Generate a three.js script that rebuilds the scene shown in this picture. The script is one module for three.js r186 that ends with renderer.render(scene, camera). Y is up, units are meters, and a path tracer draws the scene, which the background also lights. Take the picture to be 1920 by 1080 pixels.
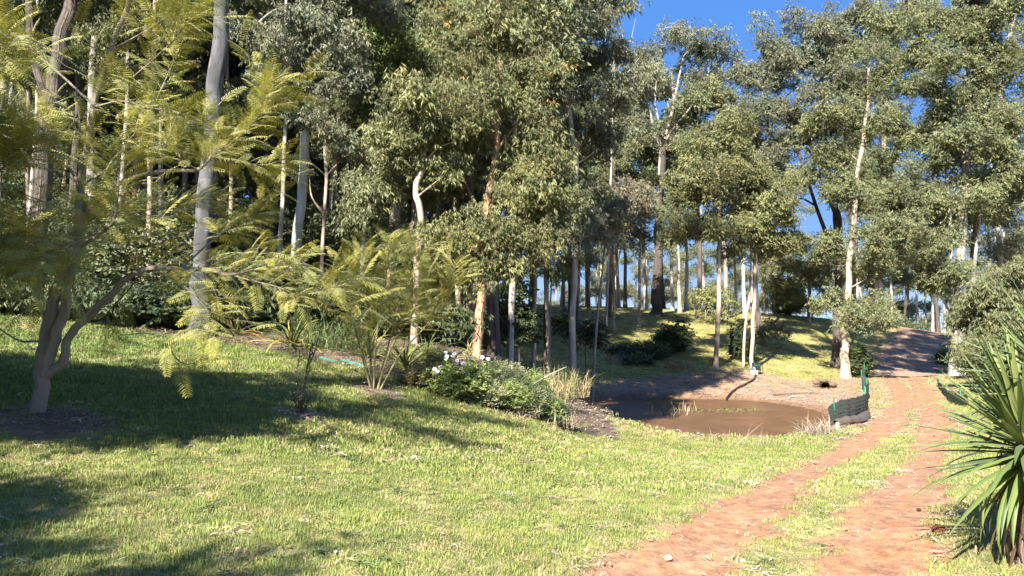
import * as THREE from 'three';
import { mergeGeometries } from 'three/addons/utils/BufferGeometryUtils.js';
import { createNoise2D } from 'simplex-noise';

// ------------------------------------------------------------------ camera, sky, sun, exposure
const scene = new THREE.Scene();
const FOV = 42, EYE = 1.7, F = 540 / Math.tan(FOV * Math.PI / 360), PITCH = Math.atan(100 / F);
const camera = new THREE.PerspectiveCamera(FOV, 16 / 9, 0.1, 2000);
camera.position.set(0, EYE, 0);
camera.rotation.set(PITCH, 0, 0);
const renderer = new THREE.WebGLRenderer({ antialias: true });
renderer.setSize(1024, 576);
renderer.toneMapping = THREE.LinearToneMapping;
renderer.toneMappingExposure = 3.85;
renderer.shadowMap.enabled = true;
const SUN_EL = 44 * Math.PI / 180, SUN_H = new THREE.Vector2(-0.59, 0.81).normalize();
const SUN = new THREE.Vector3(SUN_H.x * Math.cos(SUN_EL), Math.sin(SUN_EL), SUN_H.y * Math.cos(SUN_EL));
{
  const w = 1024, h = 512, data = new Float32Array(w * h * 4), d = new THREE.Vector3();
  for (let j = 0; j < h; j++) for (let i = 0; i < w; i++) {
    const el = ((j + 0.5) / h - 0.5) * Math.PI, az = ((i + 0.5) / w - 0.5) * 2 * Math.PI;
    d.set(Math.cos(el) * Math.cos(az), Math.sin(el), Math.cos(el) * Math.sin(az));
    const t = Math.max(d.y, 0), k = Math.exp(-t * 6.2), k2 = Math.exp(-t * 22), o = (j * w + i) * 4;
    const s = Math.max(0, d.dot(SUN)), glow = 0.25 * Math.pow(s, 40) + 0.05 * Math.pow(s, 6);
    data[o] = 0.023 + 0.105 * k + 0.11 * k2 + glow; data[o + 1] = 0.08 + 0.125 * k + 0.09 * k2 + glow * 0.95; data[o + 2] = 0.237 + 0.07 * k + 0.025 * k2 + glow * 0.85; data[o + 3] = 1;
  }
  const t = new THREE.DataTexture(data, w, h, THREE.RGBAFormat, THREE.FloatType);
  t.mapping = THREE.EquirectangularReflectionMapping; t.magFilter = t.minFilter = THREE.LinearFilter; t.wrapS = THREE.RepeatWrapping; t.needsUpdate = true;
  scene.background = t; scene.environment = t;
}
const sun = new THREE.DirectionalLight(new THREE.Color(1, 0.95, 0.85), 5);
sun.position.copy(SUN).multiplyScalar(150); sun.castShadow = true; sun.shadow.radius = 1.2;
sun.shadow.mapSize.set(4096, 4096);
Object.assign(sun.shadow.camera, { left: -90, right: 90, top: 90, bottom: -90, near: 1, far: 400 });
sun.target.position.set(0, 0, -40); scene.add(sun, sun.target);

// ------------------------------------------------------------------ helpers
function rng(a) { return () => { a = (a + 0x6d2b79f5) | 0; let t = Math.imul(a ^ (a >>> 15), 1 | a); t = (t + Math.imul(t ^ (t >>> 7), 61 | t)) ^ t; return ((t ^ (t >>> 14)) >>> 0) / 4294967296; }; }
const n2 = createNoise2D(rng(11)), n2b = createNoise2D(rng(23));
const V = (x, y, z) => new THREE.Vector3(x, y, z);
const lerp = (a, b, t) => a + (b - a) * t, clamp = (x, a, b) => Math.min(b, Math.max(a, x)), sstep = (a, b, x) => { const t = clamp((x - a) / (b - a), 0, 1); return t * t * (3 - 2 * t); };
const fbm = (x, y, o = 4) => { let s = 0, a = 0.5; for (let i = 0; i < o; i++) { s += a * n2(x, y); x *= 2.03; y *= 2.03; a *= 0.5; } return s; };
const used = new Map();
function numbered(name) { const k = used.get(name) ?? 0; used.set(name, k + 1); return k ? name + '_' + String(k).padStart(3, '0') : name; }
function tag(o, label, category, group, kind) { o.userData = {}; if (label) o.userData.label = label; if (category) o.userData.category = category; if (group) o.userData.group = group; if (kind) o.userData.kind = kind; return o; }
function mesh(name, g, m, parent, kind) {
  const o = new THREE.Mesh(g, m); o.name = parent ? name : numbered(name); o.castShadow = o.receiveShadow = true; (parent ?? scene).add(o);
  if (kind) o.userData.kind = kind; return o;
}
function thing(name, label, category, pos, group) { const o = new THREE.Group(); o.name = numbered(name); o.position.copy(pos); scene.add(o); return tag(o, label, category, group); }
// a pixel of the 1920 x 1080 photograph at a depth, as a place in the world
function P(px, py, d) { const cx = (px - 960) / F, cy = (540 - py) / F, c = Math.cos(PITCH), s = Math.sin(PITCH), k = d / (c - cy * s); return V(cx * k, EYE + (cy * c + s) * k, -d); }

// ------------------------------------------------------------------ terrain height: a thin plate through surveyed places
const survey = [];
for (const [px, py, d] of [
  [960, 1080, 5.3], [0, 1080, 4.8], [1230, 1080, 5.5], [1640, 1080, 5.5], [1800, 1000, 6], [500, 900, 7.5], [0, 900, 7], [960, 900, 9.8], [1485, 900, 10], [1715, 900, 10],
  [960, 840, 12.6], [1250, 868, 13.5], [1400, 878, 13], [1640, 820, 18.8], [1760, 820, 18.8], [1250, 843, 17.4], [1400, 850, 17.4], [1540, 842, 18], [1150, 848, 17.1], [1060, 806, 17],
  [75, 770, 9.2], [565, 775, 11.2], [800, 745, 15], [700, 700, 15.8], [500, 658, 17], [300, 625, 17.5], [0, 588, 17.2], [-300, 570, 17], [860, 770, 14],
  [880, 650, 20], [1000, 640, 33], [1070, 672, 27], [950, 600, 46], [1110, 705, 31], [1040, 700, 24], [1000, 735, 20.5], [600, 575, 38], [200, 560, 34], [-300, 540, 34],
  [1130, 748, 34.5], [1250, 747, 35.4], [1400, 750, 34.8], [1480, 760, 31.6], [1545, 776, 27.8], [1200, 698, 41], [1300, 692, 42], [1400, 690, 43], [1480, 709, 43], [1585, 706, 45], [1600, 735, 38], [1640, 705, 47],
  [1585, 790, 23.5], [1650, 760, 29], [1750, 760, 29], [1670, 700, 50], [1720, 700, 50], [1790, 702, 45], [1850, 728, 33], [1900, 775, 20], [1758, 722, 36], [1815, 764, 24], [1350, 690, 42.5],
  [1200, 613, 53], [1230, 592, 60], [1300, 603, 58], [1340, 640, 51], [1100, 575, 68], [1300, 582, 68], [1400, 590, 68], [1500, 597, 68], [1600, 606, 70], [1450, 650, 52], [1700, 613, 74], [1735, 621, 74], [1735, 655, 62], [1660, 655, 61], [1850, 635, 74], [1560, 655, 57], [900, 570, 70], [600, 545, 70],
]) { const p = P(px, py, d); survey.push([p.x, p.z, p.y]); }
for (const q of [[-12, -4, 1.6], [-10, 4, 1.3], [-3, 6, 0.2], [8, 6, -0.1], [14, -6, 0.1], [25, -20, 0], [-25, -10, 3], [-25, 10, 2.5], [25, 15, 0], [0, 25, 0.5], [-40, -70, 5.2], [60, -75, 2.4], [0, -100, 1.5], [60, -110, -1], [-60, -110, 3], [40, -95, 0.4], [100, -60, 0], [-100, -60, 5], [0, -180, -7], [120, -180, -8], [-120, -180, -6], [-100, 60, 2], [100, 60, 0], [0, 100, 0]]) survey.push(q);
const SC = 0.05, tps = r2 => r2 < 1e-9 ? 0 : r2 * Math.log(r2);
const coef = (() => {
  const n = survey.length, N = n + 3, A = [];
  for (let i = 0; i < N; i++) A.push(new Float64Array(N + 1));
  for (let i = 0; i < n; i++) {
    const [xi, zi, yi] = survey[i];
    for (let j = 0; j < n; j++) { const dx = (xi - survey[j][0]) * SC, dz = (zi - survey[j][1]) * SC; A[i][j] = tps(dx * dx + dz * dz); }
    A[i][i] += 0.012; A[i][n] = A[n][i] = 1; A[i][n + 1] = A[n + 1][i] = xi * SC; A[i][n + 2] = A[n + 2][i] = zi * SC; A[i][N] = yi;
  }
  for (let c = 0; c < N; c++) {
    let p = c; for (let r = c + 1; r < N; r++) if (Math.abs(A[r][c]) > Math.abs(A[p][c])) p = r;
    [A[c], A[p]] = [A[p], A[c]];
    for (let r = 0; r < N; r++) if (r !== c) { const f = A[r][c] / A[c][c]; if (f) for (let k = c; k <= N; k++) A[r][k] -= f * A[c][k]; }
  }
  return A.map((r, i) => r[N] / r[i]);
})();
function plate(x, z) {
  const n = survey.length; let s = coef[n] + coef[n + 1] * x * SC + coef[n + 2] * z * SC;
  for (let i = 0; i < n; i++) { const dx = (x - survey[i][0]) * SC, dz = (z - survey[i][1]) * SC; s += coef[i] * tps(dx * dx + dz * dz); }
  return s;
}
// the pond: its water line, found by looking down at the level of the water
const WATER = EYE - 2.75;
const onWater = (px, py) => { const q = P(px, py, 10), k = (WATER - EYE) / (q.y - EYE); return [q.x * k, q.z * k]; };
const shore = [[1085, 757], [1140, 750], [1220, 747], [1300, 747.5], [1400, 751], [1475, 759], [1535, 771], [1560, 786], [1556, 806], [1510, 822], [1440, 829], [1340, 830], [1240, 826], [1150, 812], [1095, 793], [1068, 772]].map(a => onWater(...a));
const pondCurve = new THREE.CatmullRomCurve3(shore.map(([x, z]) => V(x, 0, z)), true), pondLine = pondCurve.getPoints(90).map(p => [p.x, p.z]);
function inside(poly, x, z) { let c = false; for (let i = 0, j = poly.length - 1; i < poly.length; j = i++) { const [a, b] = poly[i], [e, f] = poly[j]; if ((b > z) !== (f > z) && x < (e - a) * (z - b) / (f - b) + a) c = !c; } return c; }
function lineDist(poly, x, z, closed) {
  let m = 1e9;
  for (let i = closed ? 0 : 1; i < poly.length; i++) {
    const [a, b] = poly[(i + poly.length - 1) % poly.length], [e, f] = poly[i], dx = e - a, dz = f - b, t = clamp(((x - a) * dx + (z - b) * dz) / (dx * dx + dz * dz || 1), 0, 1);
    m = Math.min(m, (x - a - dx * t) ** 2 + (z - b - dz * t) ** 2);
  }
  return Math.sqrt(m);
}
const pondDist = (x, z) => { if (x < -6 || x > 22 || z > -8 || z < -50) return 20; const d = lineDist(pondLine, x, z, true); return inside(pondLine, x, z) ? -d : d; };
function H(x, z) {
  let h = plate(x, z);
  const r = Math.hypot(x, z + 30); if (r > 160) h = lerp(h, -8, sstep(160, 320, r));
  const pd = pondDist(x, z);
  if (pd < 12) {
    const b = pd > 0 ? WATER + 0.03 + pd * 0.62 : WATER + 0.03 + pd * 0.25, k = 0.22, t = clamp(0.5 + 0.5 * (h - b) / k, 0, 1);
    h = lerp(h, b, t) - k * t * (1 - t) * (pd > 1.5 ? sstep(12, 1.5, pd) : 1);
    if (pd > 3) h = Math.max(h, WATER + 0.1);
  }
  return h + 0.018 * fbm(x * 0.9, z * 0.9, 3) * sstep(0, 1.5, Math.abs(pd)) + (pd < 3 ? 0.07 * fbm(x * 1.1 + 20, z * 1.1, 3) * sstep(3, 0.5, Math.abs(pd)) : 0);
}
function G(px, py) { // where the ground is seen at that pixel
  let a = 3, pa = 1;
  for (let d = 3; d < 160; d *= 1.02) { const q = P(px, py, d), e = q.y - H(q.x, q.z); if (e < 0) { let lo = a, hi = d; for (let i = 0; i < 14; i++) { const m = (lo + hi) / 2, u = P(px, py, m); if (u.y < H(u.x, u.z)) hi = m; else lo = m; } const u = P(px, py, hi); u.y = H(u.x, u.z); return u; } a = d; pa = e; }
  const q = P(px, py, 80); q.y = H(q.x, q.z); return q;
}
const ground = (x, z, up = 0) => V(x, H(x, z) + up, z);
const poly = list => list.map(([a, b]) => { const g = G(a, b); return [g.x, g.z]; });
// ------------------------------------------------------------------ computed textures (grain only)
const byte = c => { c = clamp(c, 0, 1); return Math.round(255 * (c <= 0.0031308 ? c * 12.92 : 1.055 * Math.pow(c, 1 / 2.4) - 0.055)); };
const lattice = Array.from({ length: 4096 }, rng(5));
function tile(x, y, p) { // value noise that repeats after p cells
  const xi = Math.floor(x), yi = Math.floor(y), fx = x - xi, fy = y - yi, u = fx * fx * (3 - 2 * fx), v = fy * fy * (3 - 2 * fy);
  const at = (a, b) => lattice[(((a % p) + p) % p * 61 + ((b % p) + p) % p * 157 + p * 13) & 4095];
  return lerp(lerp(at(xi, yi), at(xi + 1, yi), u), lerp(at(xi, yi + 1), at(xi + 1, yi + 1), u), v);
}
function texture(w, h, f, srgb = true) {
  const data = new Uint8Array(w * h * 4);
  for (let j = 0; j < h; j++) for (let i = 0; i < w; i++) { const c = f(i / w, j / h), o = (j * w + i) * 4; for (let k = 0; k < 3; k++) data[o + k] = srgb ? byte(c[k]) : Math.round(255 * clamp(c[k], 0, 1)); data[o + 3] = 255; }
  const t = new THREE.DataTexture(data, w, h, THREE.RGBAFormat); t.wrapS = t.wrapT = THREE.RepeatWrapping; t.magFilter = THREE.LinearFilter; t.minFilter = THREE.LinearMipmapLinearFilter; t.generateMipmaps = true;
  if (srgb) t.colorSpace = THREE.SRGBColorSpace; t.needsUpdate = true; return t;
}
const scaled = (t, x, y) => { const c = t.clone(); c.repeat.set(x, y); c.needsUpdate = true; return c; };
const soilGrain = (u, v) => 0.4 * tile(u * 16, v * 16, 16) + 0.3 * tile(u * 48, v * 48, 48) + 0.3 * tile(u * 160, v * 160, 160);
const soilMap = texture(512, 512, (u, v) => { const s = soilGrain(u, v), g = 0.55 + 0.75 * (s - 0.5) + 0.12 * (tile(u * 90, v * 90, 90) > 0.8 ? 1 : 0), w = 0.1 * (tile(u * 9, v * 9, 9) - 0.5); return [g + w, g, g - w]; });
const soilBump = texture(512, 512, (u, v) => { const s = soilGrain(u, v); return [s, s, s]; }, false);
const std = o => new THREE.MeshStandardMaterial({ roughness: 0.9, ...o });
const groundMat = std({ vertexColors: true, map: scaled(soilMap, 0.7, 0.7), bumpMap: scaled(soilBump, 0.7, 0.7), bumpScale: 0.03, roughness: 1 });
const dirtMat = std({ vertexColors: true, map: scaled(soilMap, 0.9, 0.9), bumpMap: scaled(soilBump, 0.9, 0.9), bumpScale: 0.01, roughness: 1 });

// ------------------------------------------------------------------ where each kind of ground lies
const bedLine = [[-60, 586], [0, 592], [120, 603], [250, 622], [380, 640], [500, 662], [600, 683], [700, 700], [770, 722], [830, 748], [900, 765], [980, 784], [1040, 796]].map(a => { const g = G(...a); return [g.x, g.z]; });
const bed = [[-30, -15], ...bedLine, [2.6, -18], [2.6, -23], [1.2, -26], [-6, -27], [-30, -36]];
const mulch = [[1092, 716], [1150, 706], [1230, 700], [1310, 694], [1395, 690], [1440, 700], [1490, 712], [1560, 708], [1640, 703], [1652, 730], [1645, 770], [1625, 800]].map(a => { const g = G(...a); return [g.x, g.z]; });
const mulchArea = [...mulch, [9.2, -20.5], [6, -26], [2, -30]];
const leftRut = [[1010, 1180], [1120, 1120], [1232, 1075], [1336, 1005], [1412, 950], [1488, 900], [1560, 862], [1625, 826], [1668, 793], [1690, 764], [1690, 740], [1678, 715], [1672, 697]].map(a => G(...a));
const rightRut = [[1590, 1160], [1630, 1075], [1656, 1000], [1684, 945], [1716, 900], [1736, 860], [1752, 822], [1752, 790], [1744, 762], [1730, 735], [1720, 715], [1716, 697]].map(a => G(...a));
const curveOf = a => new THREE.CatmullRomCurve3(a, false, 'centripetal');
const rutA = curveOf(leftRut).getPoints(70).map(p => [p.x, p.z]), rutB = curveOf(rightRut).getPoints(70).map(p => [p.x, p.z]);
const roadPts = [[1696, 706], [1697, 690], [1712, 668], [1722, 650], [1732, 634], [1738, 624]].map(a => G(...a)); roadPts.push(ground(41, -84), ground(44, -100));
const roadLine = curveOf(roadPts).getPoints(50).map(p => [p.x, p.z]);
const nearTrack = (x, z) => { const a = lineDist(rutA, x, z), b = lineDist(rutB, x, z), c = lineDist(roadLine, x, z) - 1.2; return Math.min(a, b, c); };
const mounds = [];  // bare mulch round planted stems: [x, z, radius]
for (const [px, py, r] of [[85, 790, 0.75], [565, 778, 0.42], [705, 733, 0.6]]) { const g = G(px, py); mounds.push([g.x, g.z, r]); }
const clumpiness = (x, z) => sstep(-0.25, 0.5, fbm(x * 0.45, z * 0.45, 3));
function zone(x, z) { // what grows or lies there: weights of [green grass, dry grass, bare litter, red dirt]
  const n = fbm(x * 1.3, z * 1.3, 4), wide = fbm(x * 0.22 + 9, z * 0.22, 3);
  let green = 1, dry = clamp(0.12 + 0.55 * wide + 0.5 * n, 0, 0.6), litter = 0, red = 0;
  const far = sstep(-24, -36, z); dry = lerp(dry, clamp(0.5 + 0.6 * wide + 0.3 * n, 0.1, 0.95), far);
  dry = Math.max(dry, sstep(-7.5, 1.5, x) * clamp(0.4 + n * 0.7 + 0.3 * wide, 0, 0.8) * (1 - far));
  const edge = 0.35 * n;
  if (inside(bed, x, z)) litter = sstep(0.0, 0.3, lineDist(bedLine, x, z) + edge * 0.4);
  if (inside(mulchArea, x, z)) litter = Math.max(litter, sstep(0.0, 0.7, lineDist(mulchArea, x, z, true) + edge * 1.2));
  for (const [a, b, r] of mounds) litter = Math.max(litter, sstep(r * 1.25, r * 0.7, Math.hypot(x - a, (z - b) * 1.0) + edge * 0.35));
  const pd = pondDist(x, z); if (pd < 2.5 && z < -21.5) litter = Math.max(litter, sstep(2.4, 1.0, pd + edge)); if (pd < 0.7) litter = Math.max(litter, sstep(0.8, 0.35, pd + edge * 0.5));
  const t = nearTrack(x, z), side = z > -30 ? 0.9 : 2.6;
  if (t < side + 1) { const k = sstep(side, 0.35, t + edge * 1.4); dry = Math.max(dry, k * 0.5); if (z < -19) litter = Math.max(litter, 0.75 * sstep(side, 0.5, t + edge * 2)); red = sstep(0.5, 0.28, t + edge); }
  const under = sstep(2, -6, x + (z + 30) * 0.25) * far; litter = Math.max(litter, under * clamp(0.3 + n * 1.3, 0, 0.8));
  return [green, dry, litter, red];
}
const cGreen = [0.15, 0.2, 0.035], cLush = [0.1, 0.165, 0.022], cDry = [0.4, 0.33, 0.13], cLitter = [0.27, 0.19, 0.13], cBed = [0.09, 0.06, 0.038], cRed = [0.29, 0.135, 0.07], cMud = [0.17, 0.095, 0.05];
const mix3 = (a, b, t) => [lerp(a[0], b[0], t), lerp(a[1], b[1], t), lerp(a[2], b[2], t)];
function soil(x, z) {
  const [, dry, litter, red] = zone(x, z), pd = pondDist(x, z), n = n2(x * 2.1, z * 2.1);
  const far = sstep(-22, -32, z);
  let c = mix3([0.14, 0.15, 0.04], [0.32, 0.27, 0.115], dry);
  c = mix3(c, mix3([0.22, 0.215, 0.05], [0.36, 0.3, 0.11], dry), far);
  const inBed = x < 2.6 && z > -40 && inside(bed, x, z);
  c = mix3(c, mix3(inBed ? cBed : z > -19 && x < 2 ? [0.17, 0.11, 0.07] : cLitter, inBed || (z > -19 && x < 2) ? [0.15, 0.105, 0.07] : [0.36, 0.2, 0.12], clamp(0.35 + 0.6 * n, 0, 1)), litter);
  c = mix3(c, cRed, red);
  if (pd < 0.9) c = mix3(c, cMud, sstep(0.8, 0.1, pd + 0.2 * n));
  return c;
}

// ------------------------------------------------------------------ ground sheet
function axis(list) { const out = [list[0][0]]; for (const [to, step, grow = 1] of list.slice(1)) { let s = step; while (out.at(-1) < to - s * 0.5) { out.push(out.at(-1) + s); s *= grow; } } return out; }
const mirror = a => a.map(v => -v).reverse();
const xs = [...mirror(axis([[16], [26, 0.28], [45, 0.6], [600, 0.9, 1.16]])), ...axis([[-15.85], [16, 0.16]]), ...axis([[16.2], [26, 0.28], [45, 0.6], [600, 0.9, 1.16]])];
const zs = [...mirror(axis([[45.3], [75, 0.4], [100, 0.8], [800, 1.2, 1.16]])), ...axis([[-45], [-24, 0.26], [-3, 0.13], [10, 0.5, 1.1], [200, 3, 1.3]])];
{
  const nx = xs.length, nz = zs.length, pos = new Float32Array(nx * nz * 3), col = new Float32Array(nx * nz * 3), uv = new Float32Array(nx * nz * 2), idx = [];
  for (let j = 0, k = 0; j < nz; j++) for (let i = 0; i < nx; i++, k++) {
    const x = xs[i], z = zs[j], near = Math.abs(x) < 50 && z > -110 && z < 10;
    let y = H(x, z); if (near) { const t = Math.min(lineDist(rutA, x, z), lineDist(rutB, x, z), z < -44 ? lineDist(roadLine, x, z) - 1.4 : 9); y -= 0.06 * sstep(0.38, 0.16, t); }
    pos.set([x, y, z], k * 3); uv.set([x, -z], k * 2);
    const c = near ? soil(x, z) : [0.16, 0.15, 0.05], m = 1 / 0.55 * (0.92 + 0.16 * n2(x * 0.8, z * 0.8)); col.set([c[0] * m, c[1] * m, c[2] * m], k * 3);
    if (i && j) idx.push(k - nx - 1, k - 1, k - nx, k - nx, k - 1, k);
  }
  const g = new THREE.BufferGeometry(); g.setAttribute('position', new THREE.BufferAttribute(pos, 3)); g.setAttribute('color', new THREE.BufferAttribute(col, 3)); g.setAttribute('uv', new THREE.BufferAttribute(uv, 2)); g.setIndex(idx); g.computeVertexNormals();
  mesh('ground', g, groundMat, null, 'structure').userData.label = 'grassy lawn and hillside with bare litter round the pond';
}
// a sheet that follows the ground along a line, its two edges ragged
function strip(name, line, half, lift, label, color, nAcross, rut) {
  const c = curveOf(line), L = c.getLength(), n = Math.round(L / 0.11), pos = [], col = [], uv = [], idx = [];
  for (let i = 0; i <= n; i++) {
    const t = i / n, p = c.getPointAt(t), q = c.getTangentAt(t), len = Math.hypot(q.x, q.z), rx = -q.z / len, rz = q.x / len, s = t * L;
    const w = half(t), el = w * (1 + 0.3 * fbm(s * 0.9, 3.1 + w, 4) + 0.16 * n2(s * 6, 1.2)), er = w * (1 + 0.3 * fbm(s * 0.9, 8.7 + w, 4) + 0.16 * n2(s * 6, 7.7));
    for (let j = 0; j <= nAcross; j++) {
      const u = j / nAcross, a = lerp(-el, er, u), x = p.x + rx * a, z = p.z + rz * a, e = Math.abs(u * 2 - 1), wear = n2(x * 3, z * 3), y = H(x, z) + lift - rut * Math.pow(1 - e, 0.7) - 0.02 * Math.pow(e, 6) + 0.006 * wear;
      pos.push(x, y, z); uv.push(x, -z); const k = color(x, z, e); col.push(k[0] / 0.55, k[1] / 0.55, k[2] / 0.55);
      if (i && j) { const v = pos.length / 3 - 1, m = nAcross + 1; idx.push(v - m - 1, v - m, v - 1, v - m, v, v - 1); }
    }
  }
  const g = new THREE.BufferGeometry(); g.setAttribute('position', new THREE.Float32BufferAttribute(pos, 3)); g.setAttribute('color', new THREE.Float32BufferAttribute(col, 3)); g.setAttribute('uv', new THREE.Float32BufferAttribute(uv, 2)); g.setIndex(idx); g.computeVertexNormals();
  const o = mesh(name, g, dirtMat, null, 'structure'); o.userData.label = label; return o;
}
const rutColor = (x, z) => { const n = fbm(x * 1.1, z * 1.1, 4), m = n2(x * 5, z * 5), pale = clamp(0.3 + n * 0.6 + m * 0.2 + 0.25 * n2(x * 17, z * 17), 0, 1), dark = sstep(0.25, 0.6, n2(x * 1.7 + 40, z * 1.7)); return mix3(mix3([0.25, 0.115, 0.054], [0.34, 0.195, 0.112], pale), [0.2, 0.09, 0.045], 0.3 * dark); };
strip('dirt_track', leftRut, t => lerp(0.37, 0.36, sstep(0.4, 1, t)), 0.012, 'left red dirt wheel track bending past the pond', rutColor, 12, 0.03);
strip('dirt_track', rightRut, t => lerp(0.44, 0.36, sstep(0.4, 1, t)), 0.012, 'right red dirt wheel track beside the spiky plant', rutColor, 12, 0.03);
strip('gravel_road', roadPts, t => lerp(1.9, 2.5, t), 0.035, 'brown gravel road climbing over the hill crest', (x, z) => { const n = fbm(x * 0.8, z * 0.8, 4), m = n2(x * 4, z * 4); return mix3(mix3([0.27, 0.16, 0.1], [0.36, 0.24, 0.165], clamp(0.5 + n + 0.3 * m, 0, 1)), [0.18, 0.105, 0.075], sstep(0.1, 0.5, n2(x * 0.6 + 5, z * 0.9))); }, 18, 0.03);
// pond water
{
  const c = [...pondCurve.getPoints(120)], s = new THREE.Shape(c.map(p => new THREE.Vector2(p.x, -p.z)).map((p, i, a) => p)), mid = c.reduce((a, p) => a.add(p), V(0, 0, 0)).multiplyScalar(1 / c.length);
  const grown = new THREE.Shape(c.map(p => { const d = p.clone().sub(mid); d.multiplyScalar(1 + 0.35 / d.length()); return new THREE.Vector2(mid.x + d.x, -(mid.z + d.z)); }));
  const g = new THREE.ShapeGeometry(grown, 1); g.rotateX(-Math.PI / 2);
  const p = g.attributes.position, uv = new Float32Array(p.count * 2); for (let i = 0; i < p.count; i++) uv.set([p.getX(i), -p.getZ(i)], i * 2); g.setAttribute('uv', new THREE.BufferAttribute(uv, 2));
  const ripple = texture(256, 256, (u, v) => { const s = 0.6 * tile(u * 10, v * 24, 8 * 3) + 0.4 * tile(u * 30, v * 64, 32); return [s, s, s]; }, false);
  const scum = texture(512, 512, (u, v) => { const s = 0.5 * tile(u * 8, v * 8, 8) + 0.3 * tile(u * 24, v * 24, 24) + 0.2 * tile(u * 90, v * 90, 90), k = 0.75 + 0.5 * (s - 0.5); return [0.17 * k, 0.094 * k, 0.045 * k]; });
  const m = new THREE.MeshPhysicalMaterial({ map: scaled(scum, 0.16, 0.16), roughness: 0.36, ior: 1.33, specularIntensity: 0.25, bumpMap: scaled(ripple, 0.5, 0.5), bumpScale: 0.008 });
  const o = mesh('pond_water', g, m, null, 'structure'); o.position.y = WATER; o.userData.label = 'muddy brown pond water streaked with tree shadows';
}
// ------------------------------------------------------------------ bark and leaf materials
const barkUV = (u, v, ku, kv) => 0.5 * tile(u * ku, v * kv, ku) + 0.3 * tile(u * ku * 3, v * kv * 2, ku * 3) + 0.2 * tile(u * 60, v * 40, 120);
function bark(dark, light, patch, ku, kv, amount, bump) {
  const map = texture(256, 256, (u, v) => { const s = barkUV(u, v, ku, kv), p = sstep(0.5, 0.72, tile(u * 4, v * 5, 20)); return mix3(mix3(dark, light, clamp(0.5 + (s - 0.5) * 2.2, 0, 1)), patch, p * amount); });
  const b = texture(256, 256, (u, v) => { const s = barkUV(u, v, ku, kv); return [s, s, s]; }, false);
  return std({ map: scaled(map, 1, 0.5), bumpMap: scaled(b, 1, 0.5), bumpScale: bump, roughness: 0.92 });
}
const BARK = {
  grey: bark([0.17, 0.15, 0.14], [0.34, 0.31, 0.29], [0.42, 0.38, 0.34], 8, 3, 0.6, 0.02),
  white: bark([0.3, 0.27, 0.235], [0.5, 0.465, 0.42], [0.22, 0.18, 0.14], 5, 3, 0.45, 0.008),
  tan: bark([0.28, 0.2, 0.15], [0.5, 0.39, 0.3], [0.55, 0.45, 0.36], 6, 2, 0.5, 0.015),
  brown: bark([0.1, 0.07, 0.055], [0.26, 0.19, 0.15], [0.15, 0.11, 0.09], 14, 2, 0.4, 0.05),
  orange: bark([0.22, 0.12, 0.07], [0.52, 0.31, 0.19], [0.36, 0.21, 0.13], 10, 2, 0.5, 0.05),
  slate: bark([0.045, 0.045, 0.047], [0.1, 0.1, 0.104], [0.15, 0.145, 0.142], 5, 3, 0.6, 0.012),
  twig: bark([0.14, 0.12, 0.06], [0.26, 0.22, 0.12], [0.2, 0.17, 0.09], 6, 3, 0.4, 0.006),
  feathery: bark([0.13, 0.11, 0.085], [0.27, 0.225, 0.17], [0.2, 0.17, 0.13], 6, 2, 0.5, 0.012),
  dark: bark([0.05, 0.04, 0.035], [0.14, 0.11, 0.095], [0.09, 0.07, 0.06], 14, 2, 0.4, 0.05),
};
const leafMat = o => new THREE.MeshPhysicalMaterial({ color: 0xffffff, side: THREE.DoubleSide, roughness: 0.62, transmission: 0.3, thickness: 0, ior: 1.4, ...o });
const LEAF = leafMat({}), BLADE = leafMat({ roughness: 0.7, transmission: 0.3 });

// ------------------------------------------------------------------ geometry helpers
function build(pos, idx, extra) { const g = new THREE.BufferGeometry(); g.setAttribute('position', new THREE.Float32BufferAttribute(pos, 3)); if (extra?.uv) g.setAttribute('uv', new THREE.Float32BufferAttribute(extra.uv, 2)); if (extra?.color) g.setAttribute('color', new THREE.Float32BufferAttribute(extra.color, 3)); g.setIndex(idx); g.computeVertexNormals(); return g; }
// a tapering stem through points, radii r[], uneven by noise, uv in metres
function tube(pts, radii, sides = 8, rough = 0, seed = 0) {
  const pos = [], uv = [], idx = [], n = pts.length, T = V(), N = V(1, 0, 0), B = V(); let s = 0;
  for (let i = 0; i < n; i++) {
    T.subVectors(pts[Math.min(i + 1, n - 1)], pts[Math.max(i - 1, 0)]).normalize(); if (i) s += pts[i].distanceTo(pts[i - 1]);
    if (!i) N.set(Math.abs(T.x) > 0.8 ? 0 : 1, 0, Math.abs(T.x) > 0.8 ? 1 : 0); N.addScaledVector(T, -N.dot(T)).normalize(); B.crossVectors(T, N);
    for (let k = 0; k <= sides; k++) {
      const a = k / sides * Math.PI * 2, r = radii[i] * (1 + rough * n2(Math.cos(a) * 1.6 + seed, Math.sin(a) * 1.6 + s * 0.35)), c = Math.cos(a) * r, q = Math.sin(a) * r;
      pos.push(pts[i].x + N.x * c + B.x * q, pts[i].y + N.y * c + B.y * q, pts[i].z + N.z * c + B.z * q); uv.push(k / sides * Math.max(1, Math.round(radii[0] * 6)), s);
      if (i && k) { const v = pos.length / 3 - 1, m = sides + 1; idx.push(v - m - 1, v - m, v - 1, v - m, v, v - 1); }
    }
  }
  return build(pos, idx, { uv });
}
const smooth = (pts, n) => pts.length < 2 ? pts : new THREE.CatmullRomCurve3(pts, false, 'centripetal').getPoints(n);
const taper = (n, a, b, pw = 1) => Array.from({ length: n }, (_, i) => lerp(a, b, Math.pow(i / (n - 1), pw)));

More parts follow.
